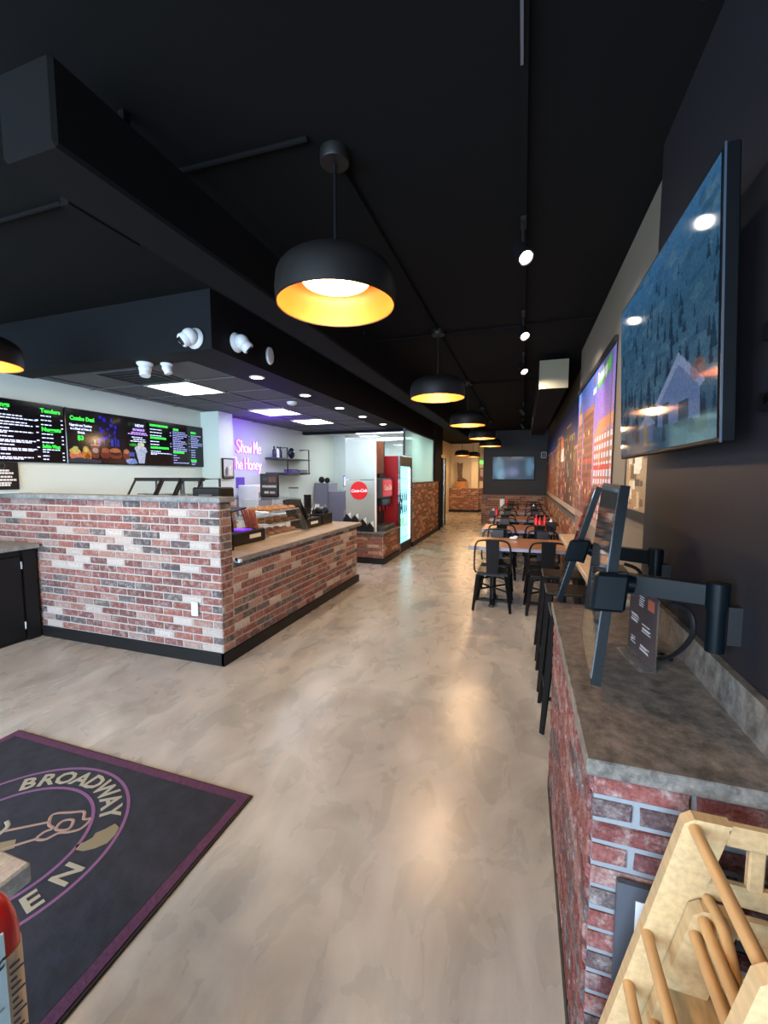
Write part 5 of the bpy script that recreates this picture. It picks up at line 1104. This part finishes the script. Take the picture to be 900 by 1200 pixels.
flat([(-2.02, 1.235), (-1.95, 1.27), (-1.90, 1.29), (-1.86, 1.26), (-1.83, 1.27), (-1.82, 1.22), (-1.85, 1.19), (-1.89, 1.17), (-1.91, 1.13), (-1.95, 1.12), (-1.955, 1.155), (-1.94, 1.18), (-1.98, 1.19)], close=True)
flat([(-1.99, 1.2), (-2.2, 1.05)]); flat([(-1.95, 1.12), (-2.12, .95)]); flat([(-1.9, 1.24), (-1.87, 1.2), (-1.92, 1.18), (-1.94, 1.22)], close=True)
flat([(-2.18, 1.14), (-2.14, 1.12), (-2.13, 1.06), (-2.16, 1.03), (-2.14, 1.0)], 'drawing', 'mat_text', .009)
MB().prism([(-2.1, 1.04, MZ), (-2.03, 1.09, MZ), (-1.99, 1.06, MZ), (-2.07, .98, MZ)], (0, 0, .001)).build('drawing', 'mat_tan', mt)
flat([(-2.20, 1.0), (-2.3, .9), (-2.35, .95), (-2.28, 1.02)], close=True)
# ================================================================== CONDIMENT STATION, SAUCE BOTTLE (bottom left)
t = thing('condiment_station', 'grey stone topped station corner at the lower left edge', 'counter', (-1.0, .2, 0))
MB().cbox(-1.25, -.797, -.1, .447, .862, .90, .004).build('stone_top', 'grey_stone', t); MB().box(-1.22, -.83, -.08, .42, 0, .862).build('body', 'base_black', t)
t = thing('napkin_dispenser', 'tall black dispenser standing on the stone topped station', 'napkin holder', (-.95, .41, .90)); MB().cbox(-1.04, -.876, .37, .44, .90, 1.045, .006).build('body', 'black_plastic', t); MB().box(-1.02, -.9, .44, .443, .93, 1.02).build('face_plate', 'dark_grey', t)
t = thing('bottle_stand', 'small black stand under the red sauce bottle', 'stand', (-.668, .3, 0))
MB().cbox(-.722, -.614, .255, .345, .765, .785, .004).build('top', 'black_plastic', t); MB().cyl((-.668, .3, .02), (-.668, .3, .765), .02).build('column', 'black_metal', t, True); MB().lathe([(.001, 0), (.14, 0), (.13, .02), (.001, .02)], (-.668, .3, 0), 24).build('base', 'black_metal', t, True)
bx, by, bz = -.668, .3, .785
t = thing('sauce_bottle', 'red sauce bottle with pale blue label at the lower left edge', 'sauce bottle', (bx, by, bz))
sq = lambda r_, z: [(bx + r_ * 1.0 * (abs(math.cos(a)) ** .6) * (1 if math.cos(a) >= 0 else -1), by + r_ * .75 * (abs(math.sin(a)) ** .6) * (1 if math.sin(a) >= 0 else -1), z) for a in [2 * math.pi * k / 28 for k in range(28)]]
def loft(rs, name, mat):
    V = []; F = []
    for (r_, z) in rs: V += sq(r_, z)
    for i in range(len(rs) - 1):
        for k in range(28): F.append((i * 28 + k, i * 28 + (k + 1) % 28, (i + 1) * 28 + (k + 1) % 28, (i + 1) * 28 + k))
    F += [tuple(range(28))[::-1], tuple((len(rs) - 1) * 28 + k for k in range(28))]
    return MB().add(V, F).build(name, mat, t, True)
loft([(.05, bz), (.052, bz + .01), (.052, bz + .185), (.050, bz + .20), (.042, bz + .225), (.028, bz + .243), (.016, bz + .248)], 'body', 'red_plastic')
loft([(.0535, bz + .01), (.0535, bz + .165)], 'wrap_label', 'label_cream')
for k in range(14): MB().box(bx + .0537, bx + .0542, by + .012, by + .027 - (k % 3) * .004, bz + .018 + k * .0100, bz + .021 + k * .0100).build('label_text', 'ink', t)
MB().cbox(bx + .0515, bx + .0545, by - .046, by + .009, bz + .015, bz + .205, .0012).build('front_label', 'label_blue', t)
for k in range(9): MB().box(bx + .0545, bx + .0549, by - .04, by + .002 - (k % 3) * .006, bz + .05 + k * .009, bz + .053 + k * .009).build('label_text', 'ink_grey', t)
text('tic', .026, 'ink', 'lettering', t, (bx + .0546, by + .006, bz + .16), (0, 1, .12), (0, 0, 1), align='RIGHT', shear=.3, bold=.0006, ext=.0002)
text('8/2025', .016, 'ink', 'lettering', t, (bx + .0546, by + .006, bz + .026), (0, 1, .12), (0, 0, 1), align='RIGHT', shear=.1, ext=.0002)
loft([(.024, bz + .24), (.024, bz + .262), (.020, bz + .268)], 'cap', 'red_plastic')
